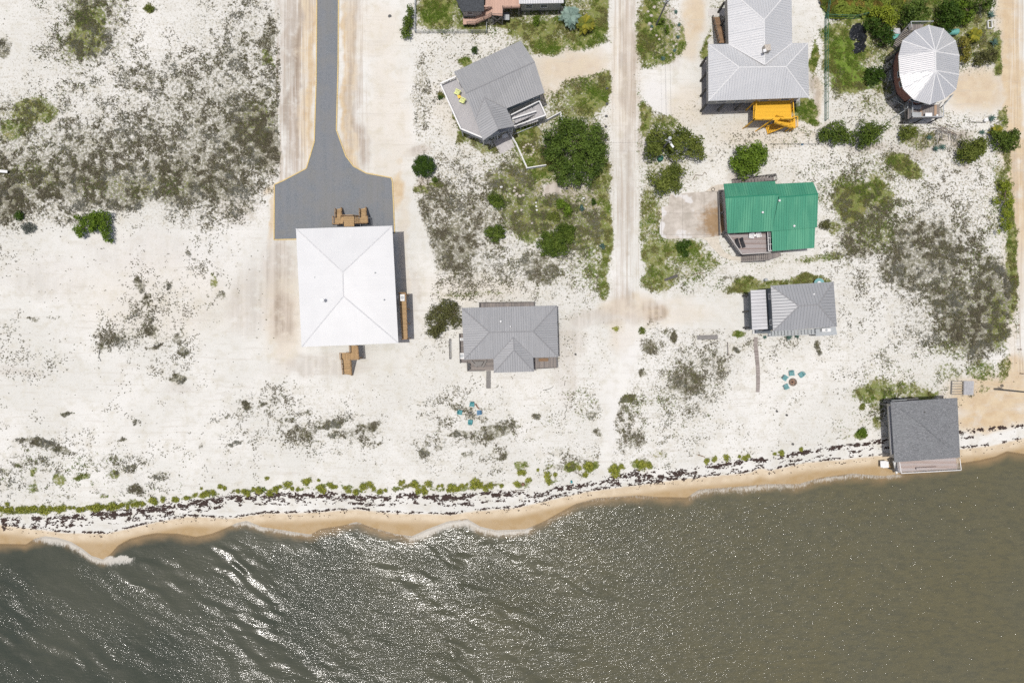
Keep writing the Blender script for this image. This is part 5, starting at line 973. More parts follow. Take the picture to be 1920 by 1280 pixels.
def tufts(name, pts, blades, L, wdt, pal, seed, key, up=.6):
    r = np.random.default_rng(seed); n = len(pts); z = ground_z(pts[:, 0], pts[:, 1])
    P = np.repeat(np.stack([pts[:, 0], pts[:, 1], z], 1), blades, 0); m = n * blades
    a = r.uniform(0, 2 * math.pi, m); dn = fields(pts[:, 0], pts[:, 1])[key]; sc = np.repeat(r.uniform(.5, 1.25, n) * (.55 + .85 * np.clip(dn, 0, 1)) * np.where(r.random(n) < .06, 1.6, 1), blades); l = L * sc * r.uniform(.6, 1.2, m)
    d = np.stack([np.cos(a), np.sin(a), np.zeros(m)], 1); s = np.stack([-np.sin(a), np.cos(a), np.zeros(m)], 1)
    st = P + d * (l * .12)[:, None] + s * (r.normal(size=m) * .08 * sc)[:, None]; tip = P + d * l[:, None] + np.stack([np.zeros(m), np.zeros(m), l * r.uniform(.25, up + .25, m)], 1)
    w = (wdt * r.uniform(.6, 1.4, m))[:, None]
    V = np.stack([st - s * w, st + s * w, tip], 1).reshape(-1, 3); f = np.arange(len(V)).reshape(-1, 3)
    k = np.repeat(r.random(n), blades)[:, None] * .7 + r.random((m, 1)) * .3; zone = fbm(pts[:, 0] / 3, pts[:, 1] / 3, 1, 3); pi = np.clip(((zone - .3) * 2.2 + r.normal(size=n) * .28) * len(pal), 0, len(pal) - 1).astype(int); PA = np.array(pal)[np.repeat(pi, blades)]; col = PA[:, 0] * (1 - k) + PA[:, 1] * k
    o = np_mesh(name, V, f, M['leaf'], None, col, tri=True); return tag(o, kind="stuff")
def dB(x, y): f = fields(x, y); return np.where(blocked(x, y), 0, np.clip(f['brown'] - .08, 0, 1) ** 1.2 * 1.1 + .0025 * (1 - f['clean']))
def dG(x, y): f = fields(x, y); return np.where(blocked(x, y), 0, np.clip(np.maximum(f['green'], f['lawn'] * .8) - .08, 0, 1) ** 1.2 * 1.1)
pb = scatter(96000, dB, 1); pg = scatter(66000, dG, 2)
tufts("dune_scrub", pb, 7, .23, .036, [((.06, .052, .032), (.20, .18, .12)), ((.075, .065, .045), (.23, .205, .155)), ((.06, .062, .022), (.19, .19, .08)), ((.08, .068, .045), (.22, .195, .14)), ((.11, .11, .09), (.27, .27, .23))], 3, 'brown')
tufts("dune_grass", pg, 7, .20, .034, [((.05, .09, .010), (.17, .25, .035)), ((.06, .085, .012), (.19, .23, .045)), ((.08, .10, .018), (.24, .25, .07)), ((.10, .09, .03), (.28, .24, .09)), ((.07, .08, .025), (.21, .21, .08))], 4, 'green')
# vines of the bright ground cover in the top right
r = np.random.default_rng(8); n = 26000; x = r.uniform(52, 76, n); y = r.uniform(58, 70, n); X = x * 10 + 960; Y = 640 - y * 10
k = (sd_poly(X + (fbm(X / 12, Y / 12, 0, 2) - .5) * 14, Y + (fbm(X / 12, Y / 12, 1, 2) - .5) * 14, [(1530,-40),(1710,-40),(1690,20),(1650,35),(1600,33),(1550,36),(1534,15)]) > 0); x = x[k]; y = y[k]; n = len(x)
z = .15 + fbm(x / 1.2, y / 1.2, 0, 3) * .9; nn = r.normal(size=(n, 3)) * .6 + [0, 0, 1]; nn /= np.linalg.norm(nn, axis=1)[:, None]; t_ = np.cross(nn, r.normal(size=(n, 3))); t_ /= np.linalg.norm(t_, axis=1)[:, None]; b2_ = np.cross(nn, t_); P = np.stack([x, y, z], 1); s = r.uniform(.09, .2, (n, 1))
V = np.stack([P - t_ * s, P - b2_ * s * .7, P + t_ * s, P + b2_ * s * .7], 1).reshape(-1, 3); kk = (r.random(n) * .5 + fbm(x / 1.5, y / 1.5, 3, 2) * .5)[:, None]
tag(np_mesh("ground_cover", V, np.arange(len(V)).reshape(-1, 4), M['leaf'], None, (np.array([.08, .115, .02]) * (1 - kk) + np.array([.27, .33, .05]) * kk) * (1 - .45 * sm(fbm(x / 2.2, y / 2.2, 0, 3), .5, .6))[:, None] * np.where((fbm(x / 1.2, y / 1.2, 2, 2) > .6)[:, None], np.array([[1.25, .8, 1.1]]), 1.0)), kind="stuff")

# dark seaweed left by the tide: small irregular humped flakes
def wrack():
    r = np.random.default_rng(21); pts = []
    heavy = curve([(-60, .8), (40, 1.0), (90, 1.7), (200, 2.0), (300, 1.7), (430, 1.2), (470, .6), (560, .8), (620, 1.0), (740, 1.1), (880, 1.3), (960, .9), (1010, .5), (1080, .8), (1100, .45), (1140, 1.1), (1190, 1.6), (1250, 1.3), (1330, 1.4), (1450, 1.1), (1560, .9), (1650, 1.2), (1800, 1.5), (1870, .8), (1960, .5)])
    band = curve([(-60, 6), (60, 6.5), (250, 7), (420, 6), (500, 8), (650, 5), (900, 6), (1100, 4), (1190, 7), (1330, 5), (1500, 3.5), (1960, 3)])
    def add(n, cf, wf_, hf, off=0, clump=7.0, thr=.52):
        x = r.uniform(-40, 1960, n); y = cf(x) + off + r.normal(size=n) * wf_(x) * .5
        d = fbm(x / clump, (y - cf(x)) / (clump * .6), 1, 5); rg = 1 - np.abs(fbm((x + y) / 7, (y * 1.3 - x * .25) / 5, 2, 3) - .5) * 5; k = r.random(n) < np.clip((d - thr + .03) * 10, 0, 1) * np.clip((rg - .35) * 3, .04, 1) * np.clip(hf(x), 0, 2); pts.append(np.stack([x[k], y[k]], 1))
    add(150000, WRACK, band, heavy, 0, 9, .47); add(60000, WRACK, lambda x: band(x) * .7, lambda x: heavy(x) * .6, 12, 9, .54)
    add(30000, WETEDGE, lambda x: 2.2 + 0 * x, lambda x: .8 + 0 * x, -2, 8, .5); add(6000, WETEDGE, lambda x: 6 + 0 * x, lambda x: .5 + 0 * x, 5, 8, .55)
    add(9000, WRACK, lambda x: 12 + 0 * x, lambda x: .25 + 0 * x, -8, 10, .56)
    p = np.concatenate(pts); p = p[p[:, 1] < WATERLINE(p[:, 0]) - 3]; wx = (p[:, 0] - 960) / 10; wy = (640 - p[:, 1]) / 10; z = ground_z(wx, wy); n = len(p)
    K = 5; a0 = r.uniform(0, 6.28, n); L = r.uniform(.04, .12, n); ang = r.normal(size=n) * .5 + .15
    ring = []
    for k in range(K):
        a = a0 + k * 2 * math.pi / K; rr = L * r.uniform(.6, 1.3, n); ex = np.cos(a) * rr * 1.5; ey = np.sin(a) * rr * .8
        ring.append(np.stack([wx + ex * np.cos(ang) - ey * np.sin(ang), wy + ex * np.sin(ang) + ey * np.cos(ang), z + .012], 1))
    top = np.stack([wx, wy, z + r.uniform(.04, .10, n)], 1); V = np.stack(ring + [top], 1).reshape(-1, 3); base = np.arange(n)[:, None] * (K + 1)
    f = np.concatenate([np.stack([base[:, 0] + k, base[:, 0] + (k + 1) % K, base[:, 0] + K], 1) for k in range(K)]); c = np.tile((np.array([.026, .016, .013]) * r.uniform(.6, 2.4, (n, 1))), (K, 1))
    t = NT("seaweed"); t.col(t.attr("col")[4]); t.rough(.8); return tag(np_mesh("seaweed", V, f, t.m, None, c, tri=True), kind="stuff")
wr = wrack()
# ================================================================ SMALL THINGS
def V3(x, y, z): return Vector((x, y, z))
def adirondack(x, y, z, face, mats, label, group=None, s=1.0, name="garden_chair"):
    """slatted garden chair; face = compass turn (radians) it looks toward"""
    p = W(x, y, z); T = thing(name, p, label, "chair", group); ca, sa = math.cos(face), math.sin(face)
    def L(u, v, w): return p + Vector((u * ca - v * sa, u * sa + v * ca, w)) * s
    seat = MB()
    for i in range(4): seat.beam(L(-.2 + i * .15, -.29, .32 + i * .03), L(-.2 + i * .15, .29, .32 + i * .03), .12 * s, .03)
    seat.build('seat', mats, T); bk = MB()
    for i in range(5): v = -.24 + i * .12; bk.beam(L(-.26, v, .3), L(-.62, v * 1.15, .95 - abs(i - 2) * .05), .1 * s, .025)
    bk.beam(L(-.44, -.3, .62), L(-.44, .3, .62), .06, .03); bk.build('backrest', mats, T)
    for sg in (-1, 1): a = MB(); a.beam(L(-.45, sg * .36, .55), L(.33, sg * .36, .58), .13 * s, .03); a.build('armrest', mats, T)
    for sg in (-1, 1):
        l = MB(); l.beam(L(.27, sg * .32, 0), L(.27, sg * .32, .56), .06, .08); l.build('leg', mats, T); l = MB(); l.beam(L(.22, sg * .3, .36), L(-.6, sg * .3, .03), .05, .1); l.build('leg', mats, T)
    return T
adirondack(885, 758.5, 0, math.radians(-95), M['teal'], "northern of four teal beach chairs in the diamond ring", "teal chairs on the open beach")
adirondack(863.5, 772.5, 0, math.radians(-10), M['teal'], "western of four teal beach chairs in the diamond ring", "teal chairs on the open beach")
adirondack(897.5, 773, 0, math.radians(185), M['blue'], "bluer chair on the east side of the beach diamond ring", "teal chairs on the open beach")
adirondack(882, 789.5, 0, math.radians(85), M['teal'], "southern of four teal beach chairs in the diamond ring", "teal chairs on the open beach")
adirondack(1471, 708.5, 0, math.radians(-35), M['pale_teal'], "pale teal chair north-west of the round fire pit", "pale teal chairs around the fire pit", 1.1)
adirondack(1482.5, 700.5, 0, math.radians(-85), M['pale_teal'], "pale teal chair directly north of the round fire pit", "pale teal chairs around the fire pit", 1.1)
adirondack(1500, 702.5, 0, math.radians(-145), M['pale_teal'], "pale teal chair north-east of the round fire pit", "pale teal chairs around the fire pit", 1.1)
adirondack(1473.5, 724, 0, math.radians(25), M['pale_teal'], "pale teal chair south-west of the round fire pit", "pale teal chairs around the fire pit", 1.1)
# fire pit
fp = thing("fire_pit", W(1486, 716, 0), "round rusty fire pit ringed by pale teal chairs", "fire pit"); m = MB()
def ringm(m, x, y, z, r0, r1, h, n=20, jit=0):
    c = W(x, y, z)
    for i in range(n):
        a, b = 2 * math.pi * i / n, 2 * math.pi * (i + 1) / n
        q = [c + V3(math.cos(a) * r0, math.sin(a) * r0, 0), c + V3(math.cos(b) * r0, math.sin(b) * r0, 0), c + V3(math.cos(b) * r1, math.sin(b) * r1, 0), c + V3(math.cos(a) * r1, math.sin(a) * r1, 0)]; m.quad_box(*q[::-1], h)
ringm(m, 1486, 716, 0, .5, .74, .28); m.build('ring', M['ash'], fp); m = MB(); m.dome(W(1486, 716, .02), .5, .5, .12, 12, 3, jit=.15); m.build('ash_bed', M['rust'], fp); m = MB(); m.dome(W(1485.5, 716, .08), .17, .17, .16, 8, 3, jit=.2); m.build('ember_pile', M['black'], fp)
m = MB()
for a in (0, 1.1, 2.2): m.tube(W(882.5, 773.3, .06) + V3(math.cos(a), math.sin(a), 0) * -.4, W(882.5, 773.3, .12) + V3(math.cos(a), math.sin(a), 0) * .4, .06, .05, 6)
m = m.build("firewood", M['dark_stone']); tag(m, "charred sticks in the middle of the teal beach chairs", "firewood")
def log(name, pts, r, mat, label, cat, z=.06):
    m = MB(); P = [W(x, y, z) for x, y in pts]
    for i, (a, b) in enumerate(zip(P[:-1], P[1:])): m.tube(a, b, r * (1 - i * .12), r * (1 - (i + 1) * .12), 6)
    o = m.build(name, mat); return tag(o, label, cat)
log("log", [(891.5, 756.5), (894, 761), (897.5, 766)], .15, M['rust'], "dark log lying between the northern and eastern beach chairs", "log", .12)
log("driftwood", [(1018, 731.5), (1028, 729.5), (1034, 727), (1038, 723.5)], .05, M['dark_post'], "curved thin driftwood branch below the central grey house", "driftwood")
log("driftwood", [(1058.5, 723), (1059.5, 713)], .05, M['dark_post'], "short straight stick east of the curved driftwood branch", "driftwood")
log("driftwood", [(1056, 786), (1060, 782), (1059, 774), (1062.5, 768), (1061, 760), (1057, 755)], .06, M['dark_post'], "crooked forked driftwood branch on the open sand", "driftwood")
log("driftwood", [(1317, 650.5), (1327, 646.5), (1341, 641.5)], .06, M['dark_post'], "thin slanting pole just below the grey plank", "driftwood")
log("driftwood", [(966, 919.5), (984, 918.5)], .06, M['ash'], "pale stick lying in the seaweed line", "driftwood")
log("driftwood", [(1308, 852), (1322, 856.5)], .08, M['brown_wood'], "short brown timber on the sand above the seaweed", "driftwood")
log("driftwood", [(187, 655), (185, 668), (189, 677)], .05, M['dark_post'], "curved dark branch on the far left sand flat", "driftwood")
log("driftwood", [(288, 646), (294, 650), (302, 643)], .08, M['dark_post'], "hooked dark root on the left sand flat", "driftwood")
log("driftwood", [(1299, 338), (1304, 328), (1317, 329), (1322, 323), (1325, 327)], .07, M['ash'], "twisted fallen branch right of the driveway tree", "driftwood")
log("driftwood", [(1545, 358), (1538, 363)], .05, M['dark_post'], "small stick at the north-east corner of the green roof", "driftwood")
log("driftwood", [(853, 829), (866, 822), (880, 818)], .05, M['dark_post'], "long dark stick in the scrub below the teal chairs", "driftwood")
log("driftwood", [(1300, 515), (1312, 511.5), (1322, 512)], .07, M['ash'], "pale grey stick on the sand below the driveway", "driftwood")
# lumber and planks
m = MB(); m.beam(W(1246, 525.5, .12), W(1271, 517, .12), .35, .08); m.beam(W(1246, 523.5, .22), W(1270, 514.5, .22), .12, .1); m = m.build("lumber", M['dark_post']); tag(m, "dark timber lying on grass beside the middle road, below the driveway", "lumber")
m = MB(); m.quad_box(W(1307.5, 628.5, .25), W(1307.8, 637, .25), W(1345.7, 636, .25), W(1345.5, 627.5, .25), .08); m.quad_box(W(1310, 629, 0), W(1310, 636.5, 0), W(1314, 636.5, 0), W(1314, 629, 0), .25); m.quad_box(W(1339, 628.5, 0), W(1339, 636, 0), W(1343, 636, 0), W(1343, 628.5, 0), .25); m = m.build("plank_bench", M['grey_post']); tag(m, "long grey plank bench alone on the sand south of the cross track", "bench")
# two boardwalks
def boardwalk(name, left, right, z, mat, label, n):
    m = MB(); L = len(left)
    tot = [0]
    for a, b in zip(left[:-1], left[1:]): tot.append(tot[-1] + math.dist(a, b))
    def at(P, s):
        for i in range(L - 1):
            if s <= tot[i + 1] or i == L - 2: t = (s - tot[i]) / (tot[i + 1] - tot[i]); return (P[i][0] + (P[i + 1][0] - P[i][0]) * t, P[i][1] + (P[i + 1][1] - P[i][1]) * t)
    for i in range(n):
        s0 = tot[-1] * i / n; s1 = tot[-1] * (i + .9) / n; m.quad_box(W(*at(left, s0), z), W(*at(left, s1), z), W(*at(right, s1), z), W(*at(right, s0), z), .06)
    return tag(m.build(name, mat), label, "boardwalk")
def bw_mat():
    t = NT("weathered_planks"); o = t.obj(); X, Y, Z = t.sep(o); n = t.noise(t.scaled(o, (.3, 5, 1)), 1, 4, .6); c = t.mix(t.mr(n, .35, .65), (.20, .17, .155), (.34, .30, .28)); t.col(c); t.rough(.9); return t.m
BW = bw_mat()
boardwalk("boardwalk", [(1414, 632), (1413, 645), (1415, 665), (1417.5, 690), (1418, 715), (1417.5, 735)], [(1420.8, 632), (1420, 645), (1422, 662), (1424.5, 690), (1425, 715), (1424, 735)], .10, BW, "long narrow weathered boardwalk running from the steel-grey house toward the beach", 58)
boardwalk("boardwalk", [(912, 695), (911.5, 712), (911.5, 728)], [(920, 695), (920, 712), (920, 728)], .10, M['grey_post'], "short grey plank walk leading from the central grey house deck to the sand", 22)
# sea-side platform
pf = thing("platform", W(1806, 727, 0), "low grey plank platform with slatted frame beside the shingled beach-edge house", "platform")
m = MB()
for i in range(12): y0 = 714 + i * 2.2; m.quad_box(W(1807.5 - .06 * i, y0, .3), W(1807.5 - .06 * i, y0 + 2, .3), W(1826 - .1 * i, y0 + 2, .3), W(1826 - .1 * i, y0, .3), .06)
m.build('plank_top', plain("silver_plank", (.36, .36, .37), .8, .15, 3), pf); m = MB()
m.beam(W(1785, 714, .35), W(1784, 739, .35), .12, .12); m.beam(W(1806.5, 714, .35), W(1806, 740, .35), .12, .12)
for i in range(6): m.beam(W(1785, 714.5 + i * 4.9, .35), W(1806.5, 714.5 + i * 4.9, .35), .1, .08)
m.build('slat_frame', M['grey_post'], pf)
# cooler, barrels
ck = thing("fish_cooler", W(1656, 870, 0), "white box on the wet sand beside the shingled beach-edge house", "box"); zz = -.2; m = MB(); m.box(W(1656.5, 869.5, zz), 1.15, 1.15, .75, .05); m.build('tub', M['white_plastic'], ck); m = MB(); m.box(W(1656.5, 869.5, zz + .75), 1.2, 1.2, .08, .05); m.build('lid', M['white_paint'], ck)
m = MB(); m.tube(W(1679, 872, .1), W(1679, 872, 1.0), .28, .28, 12); m.dome(W(1679, 872, 1.0), .28, .28, .08, 12, 2); m = m.build("blue_barrel", M['blue']); tag(m, "small blue barrel at the foot of the shingled house's water deck stair", "barrel")
# lounge furniture
adirondack(856.9, 174.5, 3.9, math.radians(155), M['lime'], "upper pale yellow chair on the white railed deck", "pale yellow chairs on the white railed deck", 1.15)
adirondack(866.3, 189.8, 3.9, math.radians(155), M['lime'], "lower pale yellow chair on the white railed deck", "pale yellow chairs on the white railed deck", 1.15)
def table(name, x, y, z, sx, sy, h, ang, mat, label):
    p = W(x, y, z); T = thing(name, p, label, "table"); m = MB(); m.box((p.x, p.y, p.z + h - .05), sx, sy, .05, ang); m.build('table_top', mat, T); ca, sa = math.cos(ang), math.sin(ang)
    for u, v in ((-1, -1), (1, -1), (1, 1), (-1, 1)):
        a, b = u * (sx / 2 - .08), v * (sy / 2 - .08); q = p + V3(a * ca - b * sa, a * sa + b * ca, 0); l = MB(); l.box(q, .05, .05, h - .052); l.build('leg', mat, T)
    return T
table("side_table", 861.3, 183, 3.9, .55, .55, .5, .4, M['amber'], "orange-yellow side table between the two pale yellow chairs")
adirondack(1407, 443.8, 2.6, math.radians(-100), M['white_plastic'], "left white chair on the green-roofed house's deck", "white chairs on the sun deck", 1.1)
adirondack(1420.6, 442.2, 2.6, math.radians(-80), M['white_plastic'], "right white chair on the green-roofed house's deck", "white chairs on the sun deck", 1.1)
table("side_table", 1413.8, 442, 2.6, .4, .4, .45, .1, M['white_plastic'], "little white table between the two white chairs on the green-roofed house's deck")
def chaise(x, y, z, ang, mat, label, group, W_=.62, Ln=1.85):
    p = W(x, y, z); T = thing("sun_lounger", p, label, "sun lounger", group); ca, sa = math.cos(ang), math.sin(ang)
    def L(u, v, w): return p + V3(u * ca - v * sa, u * sa + v * ca, w)
    m = MB(); m.quad_box(L(-.35, -W_ / 2, .3), L(Ln / 2, -W_ / 2, .3), L(Ln / 2, W_ / 2, .3), L(-.35, W_ / 2, .3), .07); m.build('seat', mat, T)
    m = MB(); m.beam(L(-.35, 0, .36), L(-Ln / 2, 0, .62), W_, .07); m.build('backrest', mat, T)
    for u in (-.6, .7):
        for v in (-.25, .25): l = MB(); l.beam(L(u, v, 0), L(u, v, .3), .05, .05); l.build('leg', M['dark_post'], T)
    return T
chaise(1382, 457, 2.6, math.radians(-70), M['black'], "left black lounger on the green-roofed house's deck", "black loungers on the sun deck"); chaise(1391, 455.5, 2.6, math.radians(-70), M['black'], "right black lounger on the green-roofed house's deck", "black loungers on the sun deck")
chaise(1715.5, 202.5, 3.2, math.radians(178), M['carport_roof'] and M['steel'], "upper pale grey lounger on the round house deck", "pale loungers on the round house deck", .75, 1.6); chaise(1716, 216, 3.2, math.radians(178), M['steel'], "lower pale grey lounger on the round house deck", "pale loungers on the round house deck", .75, 1.6)
table("deck_table", 1737, 217.5, 3.2, 1.25, .65, .7, 0, M['white_plastic'], "white rectangular table on the round house deck")
m = MB(); m.box(W(1755, 218, 3.2), .35, .4, .4); m = m.build("white_cube_stool", M['white_plastic']); tag(m, "small white stool in the corner of the round house deck", "stool")
for x, y, l in ((1727, 210, "left"), (1754, 206, "right")):
    m = MB(); m.quad_box(W(x - 2.2, y - 9, 3.22), W(x - 2.2, y + 11, 3.22), W(x + 2.2, y + 11, 3.22), W(x + 2.2, y - 9, 3.22), .015); m = m.build("runner_mat", plain("mat_" + l, (.36, .25, .17), .9, .2, 6)); tag(m, l + " brown runner mat across the round house deck", "mat")
# white garden chair on the rotated house's patio
table("garden_table", 947, 257, .06, 1.1, .7, .7, math.radians(20), M['white_plastic'], "white table on the small patio of the rotated grey house")
adirondack(955.5, 248, .06, math.radians(200), M['white_plastic'], "white chair beside the white patio table", None, 1.0)
# heat pumps
def hvac(x, y, z, label, sx=.9, sy=.9):
    p = W(x, y, z); T = thing("air_conditioner", p, label, "air conditioner"); m = MB(); m.box(p, sx, sy, .85); m.build('casing', M['white_paint'], T); m = MB(); m.tube(p + V3(0, 0, .85), p + V3(0, 0, .9), min(sx, sy) * .38, min(sx, sy) * .38, 14); m.build('fan_grille', M['steel'], T)
hvac(755.8, 558.5, 3.7, "white air conditioner at the north end of the new side deck", .8, 1.2); hvac(866.5, 636, 1.5, "upper white air conditioner on the west porch of the central grey house", .9, .5); hvac(866.5, 667, 1.5, "lower white air conditioner on the west porch of the central grey house", .9, 1.1)
hvac(1545.5, 618.8, 3.0, "long white air conditioner on the steel-grey house's back porch", 1.6, .6)
# picnic table on the south deck of the central house
pt = thing("picnic_table", W(898, 684, 1.3), "grey picnic table with angled benches on the central grey house's south deck", "picnic table"); m = MB(); m.quad_box(W(889, 677.5, 2.05), W(893, 686, 2.05), W(902, 686, 2.05), W(907, 677.5, 2.05), .05); m.build('table_top', M['grey_post'], pt)
for a, b in (((883, 676), (894, 688)), ((912, 675), (905, 688))): m = MB(); m.beam(W(*a, 1.75), W(*b, 1.75), .3, .05); m.beam(W(*a, 1.3), W(*a, 1.75), .1, .1); m.beam(W(*b, 1.3), W(*b, 1.75), .1, .1); m.build('bench', M['grey_post'], pt)
m = MB(); m.beam(W(893, 681.5, 1.3), W(893, 681.5, 2.05), .1, .1); m.beam(W(903, 681.5, 1.3), W(903, 681.5, 2.05), .1, .1); m.build('trestle', M['grey_post'], pt)
for y, l in ((683.5, "upper"), (690, "lower")): m = MB(); m.tube(W(879.5, y, 1.3), W(879.5, y, 1.75), .24, .3, 10); m.dome(W(879.5, y, 1.75), .27, .27, .2, 10, 3, jit=.12); m = m.build("flower_pot", M['dark_stone']); tag(m, l + " dark round pot at the west end of the central house's south deck", "pot")
# fences
def fence(name, pts, label, mat, h=1.1, step=2.2, rails=(.95, .5, .1), rw=.06, pw=.1, wire=None, cat="fence"):
    T = thing(name, W(*pts[0], 0), label, cat); m = MB(); P = [W(x, y, 0) for x, y in pts]
    for a, b in zip(P[:-1], P[1:]):
        for z in rails: m.beam(a + V3(0, 0, z * h), b + V3(0, 0, z * h), rw, rw)
        if wire:
            k = int((b - a).length / wire)
            for j in range(k): q = a.lerp(b, (j + .5) / k); m.beam(q, q + V3(0, 0, h * .97), .012 if wire < .3 else .05, .012 if wire < .3 else .03)
    m.build('rails', mat, T)
    for a, b in zip(P[:-1], P[1:]):
        k = max(1, round((b - a).length / step))
        for j in range(k): q = a.lerp(b, j / k); l = MB(); l.box(q, pw, pw, h); l.build('fence_post', mat, T)
    l = MB(); l.box(P[-1], pw, pw, h); l.build('fence_post', mat, T); return T
fence("wire_fence", [(779.5, -12), (779, 62.5), (912.5, 62.5), (912.5, 48)], "galvanised wire fence around the taupe house's lawn", M['steel'], 1.3, 2.6, wire=.16)
fence("picket_fence", [(958, 256), (968, 272), (988.3, 317.5), (1023, 312)], "white fence enclosing the flower ring lawn on its south and west", M['white_paint'], 1.1, 2.2, rw=.16, pw=.16)
fence("picket_fence", [(1022, 229), (1050.5, 213.5), (1054.5, 233)], "short white fence running from the rotated house to the largest dark tree", M['white_paint'], 1.1, 2.0, rw=.14, pw=.15)
fence("chain_fence", [(1553, -6), (1546, 36), (1546, 227)], "dark green wire fence east of the T-shaped house", M['green_plastic'], 1.6, 3.0, wire=.14)
fence("chain_fence", [(1546, 34), (1600, 36), (1624, 30)], "dark wire fence below the bright ground cover", M['green_plastic'], 1.5, 3.0, wire=.16)
fence("low_wire_fence", [(1445, 271), (1495, 271.5), (1533, 271), (1540, 266)], "low thin fence crossing the sand south of the yellow stair", M['dark_post'], .7, 2.6, rails=(.9,), rw=.05, pw=.08)
fence("timber_fence", [(843.8, 636), (844.3, 672)], "single dark timber rail fence standing left of the central grey house", M['dark_post'], 1.2, 3.5, rails=(.95,), rw=.16, pw=.16)
fence("post_fence", [(1912, 700), (1904, 610), (1897, 520)], "sparse wooden posts along the verge of the right-hand sand road", M['brown_wood'], 1.0, 4.5, rails=(.9,), rw=.02, pw=.16)
fence("gate_frame", [(1363, 642), (1363.5, 665), (1377, 666.5)], "thin weathered rail frame beside the boardwalk", M['ash'], .6, 2.4, rails=(.9,), rw=.08, pw=.1, cat="rail")
m = MB()
for p, q in (((1757, 270), (1757, 244)), ((1757, 244), (1781, 247)), ((1781, 247), (1783, 262)), ((1765, 262), (1766, 246)), ((1790, 250), (1793, 262))): m.beam(W(*p, .7), W(*q, .7), .1, .1); m.beam(W(*p, 0), W(*p, .7), .09, .09)
m = m.build("trellis", M['grey_post']); tag(m, "weathered wooden trellis under the stick pile", "trellis")
m = MB(); r = random.Random(4)
for i in range(16):
    a = math.radians(r.gauss(-28, 16)); c = W(r.uniform(1756, 1790), r.uniform(237, 252), r.uniform(.2, .8)); L_ = r.uniform(.5, 1.5); m.tube(c - V3(math.cos(a), math.sin(a), 0) * L_, c + V3(math.cos(a), math.sin(a), .1) * L_, .05, .02, 5)
m = m.build("brush_pile", M['ash']); tag(m, "pile of bleached sticks south of the round house's deck", "stick pile")
# planting frame, borders and edging stones
m = MB(); fr4 = [(1851.5, 39.5), (1859, 39), (1859.5, 53), (1852.5, 53.5)]
for i in range(4): m.beam(W(*fr4[i], .25), W(*fr4[(i + 1) % 4], .25), .14, .3)
m = m.build("planting_frame", M['white_paint']); tag(m, "small white rectangular planting frame among the agaves", "frame")
m = MB(); m.beam(W(1822, 229, .15), W(1848, 230, .15), .12, .2); m.beam(W(1862, 234, .15), W(1881, 226, .15), .12, .2); m = m.build("timber_border", M['grey_post']); tag(m, "timber garden border south of the sandy drive of the round house", "garden border")
m = MB(); m.box(W(1847, 226, 0), .6, .6, .45, .3); m.dome(W(1847, 226, .45), .25, .25, .15, 8, 2); m = m.build("white_urn", M['white_paint']); tag(m, "white urn beside the timber garden border", "urn")
def stones(pts, label, group, mat=None, s=.22, name="edging_stone"):
    r = random.Random(len(pts))
    for i, (x, y) in enumerate(pts):
        m = MB(); k = s * r.uniform(.7, 1.3); m.dome(W(x, y, .02), k * 1.2, k, k * .7, 7, 3, jit=.22); o = m.build(name, mat or M['stone']); o.rotation_euler = (0, 0, 0); tag(o, label, "stone", group)
stones([(991 + 10 * math.cos(a), 281 + 10.5 * math.sin(a)) for a in [i * .52 for i in range(12)]], "pale edging stone in the ring on the fenced lawn", "stones of the flower ring", M['stone'], .2)
tree("flower_clump", [(991, 283, 6, 5)], .5, 'scrub', "low olive plants inside the stone ring on the fenced lawn", "plants", rl=.3, per=200, size=.08, trunk=False)
stones([(1215, 22), (1227, 14), (1221, 30), (1218, 45), (1221, 55), (1231, 67), (1236, 74), (1252, 10), (1262, 18), (1268, 33), (1273, 55), (1268, 83), (1258, 104)], "rough edging stone around the oval garden bed", "stones of the oval garden bed", None, .28)
for x, y, l in ((1138, 166, "northernmost"), (1138, 195, "second"), (1137, 218, "third"), (1136, 238, "southernmost")):
    m = MB(); m.dome(W(x, y, .02), .3, .26, .3, 7, 3, jit=.2); m = m.build("boulder", M['dark_stone']); tag(m, l + " of four dark boulders lining the west side of the middle dirt road", "boulder", "dark boulders beside the dirt road")
for x, y, mt, l in ((1102.5, 349, 'stone', "pale stone at the south foot of the largest dark tree"), (940, 351, 'white_paint', "white stone at the north end of the scrub lot"), (1094, 372, 'white_paint', "small white stone between the two blue-green bushes"), (977.5, 394, 'stone', "pale stone in the middle of the scrub lot"), (966, 397, 'stone', "small pale stone just left of the middle scrub lot stone"), (997.5, 418.5, 'stone', "cream flat stone left of the widest scrub lot bush")):
    m = MB(); m.dome(W(x, y, .02), .3, .22, .22, 6, 3, jit=.25); m = m.build("rock", M[mt]); tag(m, l, "stone")
stones([(1005, 380), (1005.5, 387), (1006.5, 394)], "white stepping stone in the short row in the scrub lot", "white stones in a row", M['white_paint'], .2)
stones([(966, 352), (964, 358), (969, 364), (975, 368), (981, 366)], "pale stone in the broken ring north of the scrub lot", "stones of the broken ring", None, .24)
for x, y, l in ((1457, 771, "left of the two dark stumps standing on clean sand"), (1475.5, 778, "right of the two dark stumps standing on clean sand"), (1487, 832.5, "lone dark stump just above the seaweed line"), (1079, 664, "dark stump right of the central grey house")):
    m = MB(); m.tube(W(x, y, -.1), W(x, y, .45), .22, .17, 8); m = m.build("post_stump", M['dark_post']); tag(m, l, "stump")
m = MB(); m.tube(W(731, 31, 0), W(731, 31, .08), .34, .34, 16); m.tube(W(731, 31, .08), W(731, 31, .11), .26, .26, 16); m = m.build("manhole_cover", M['dark_stone']); tag(m, "round dark cover in the pale sand right of the grey gravel road", "manhole cover")
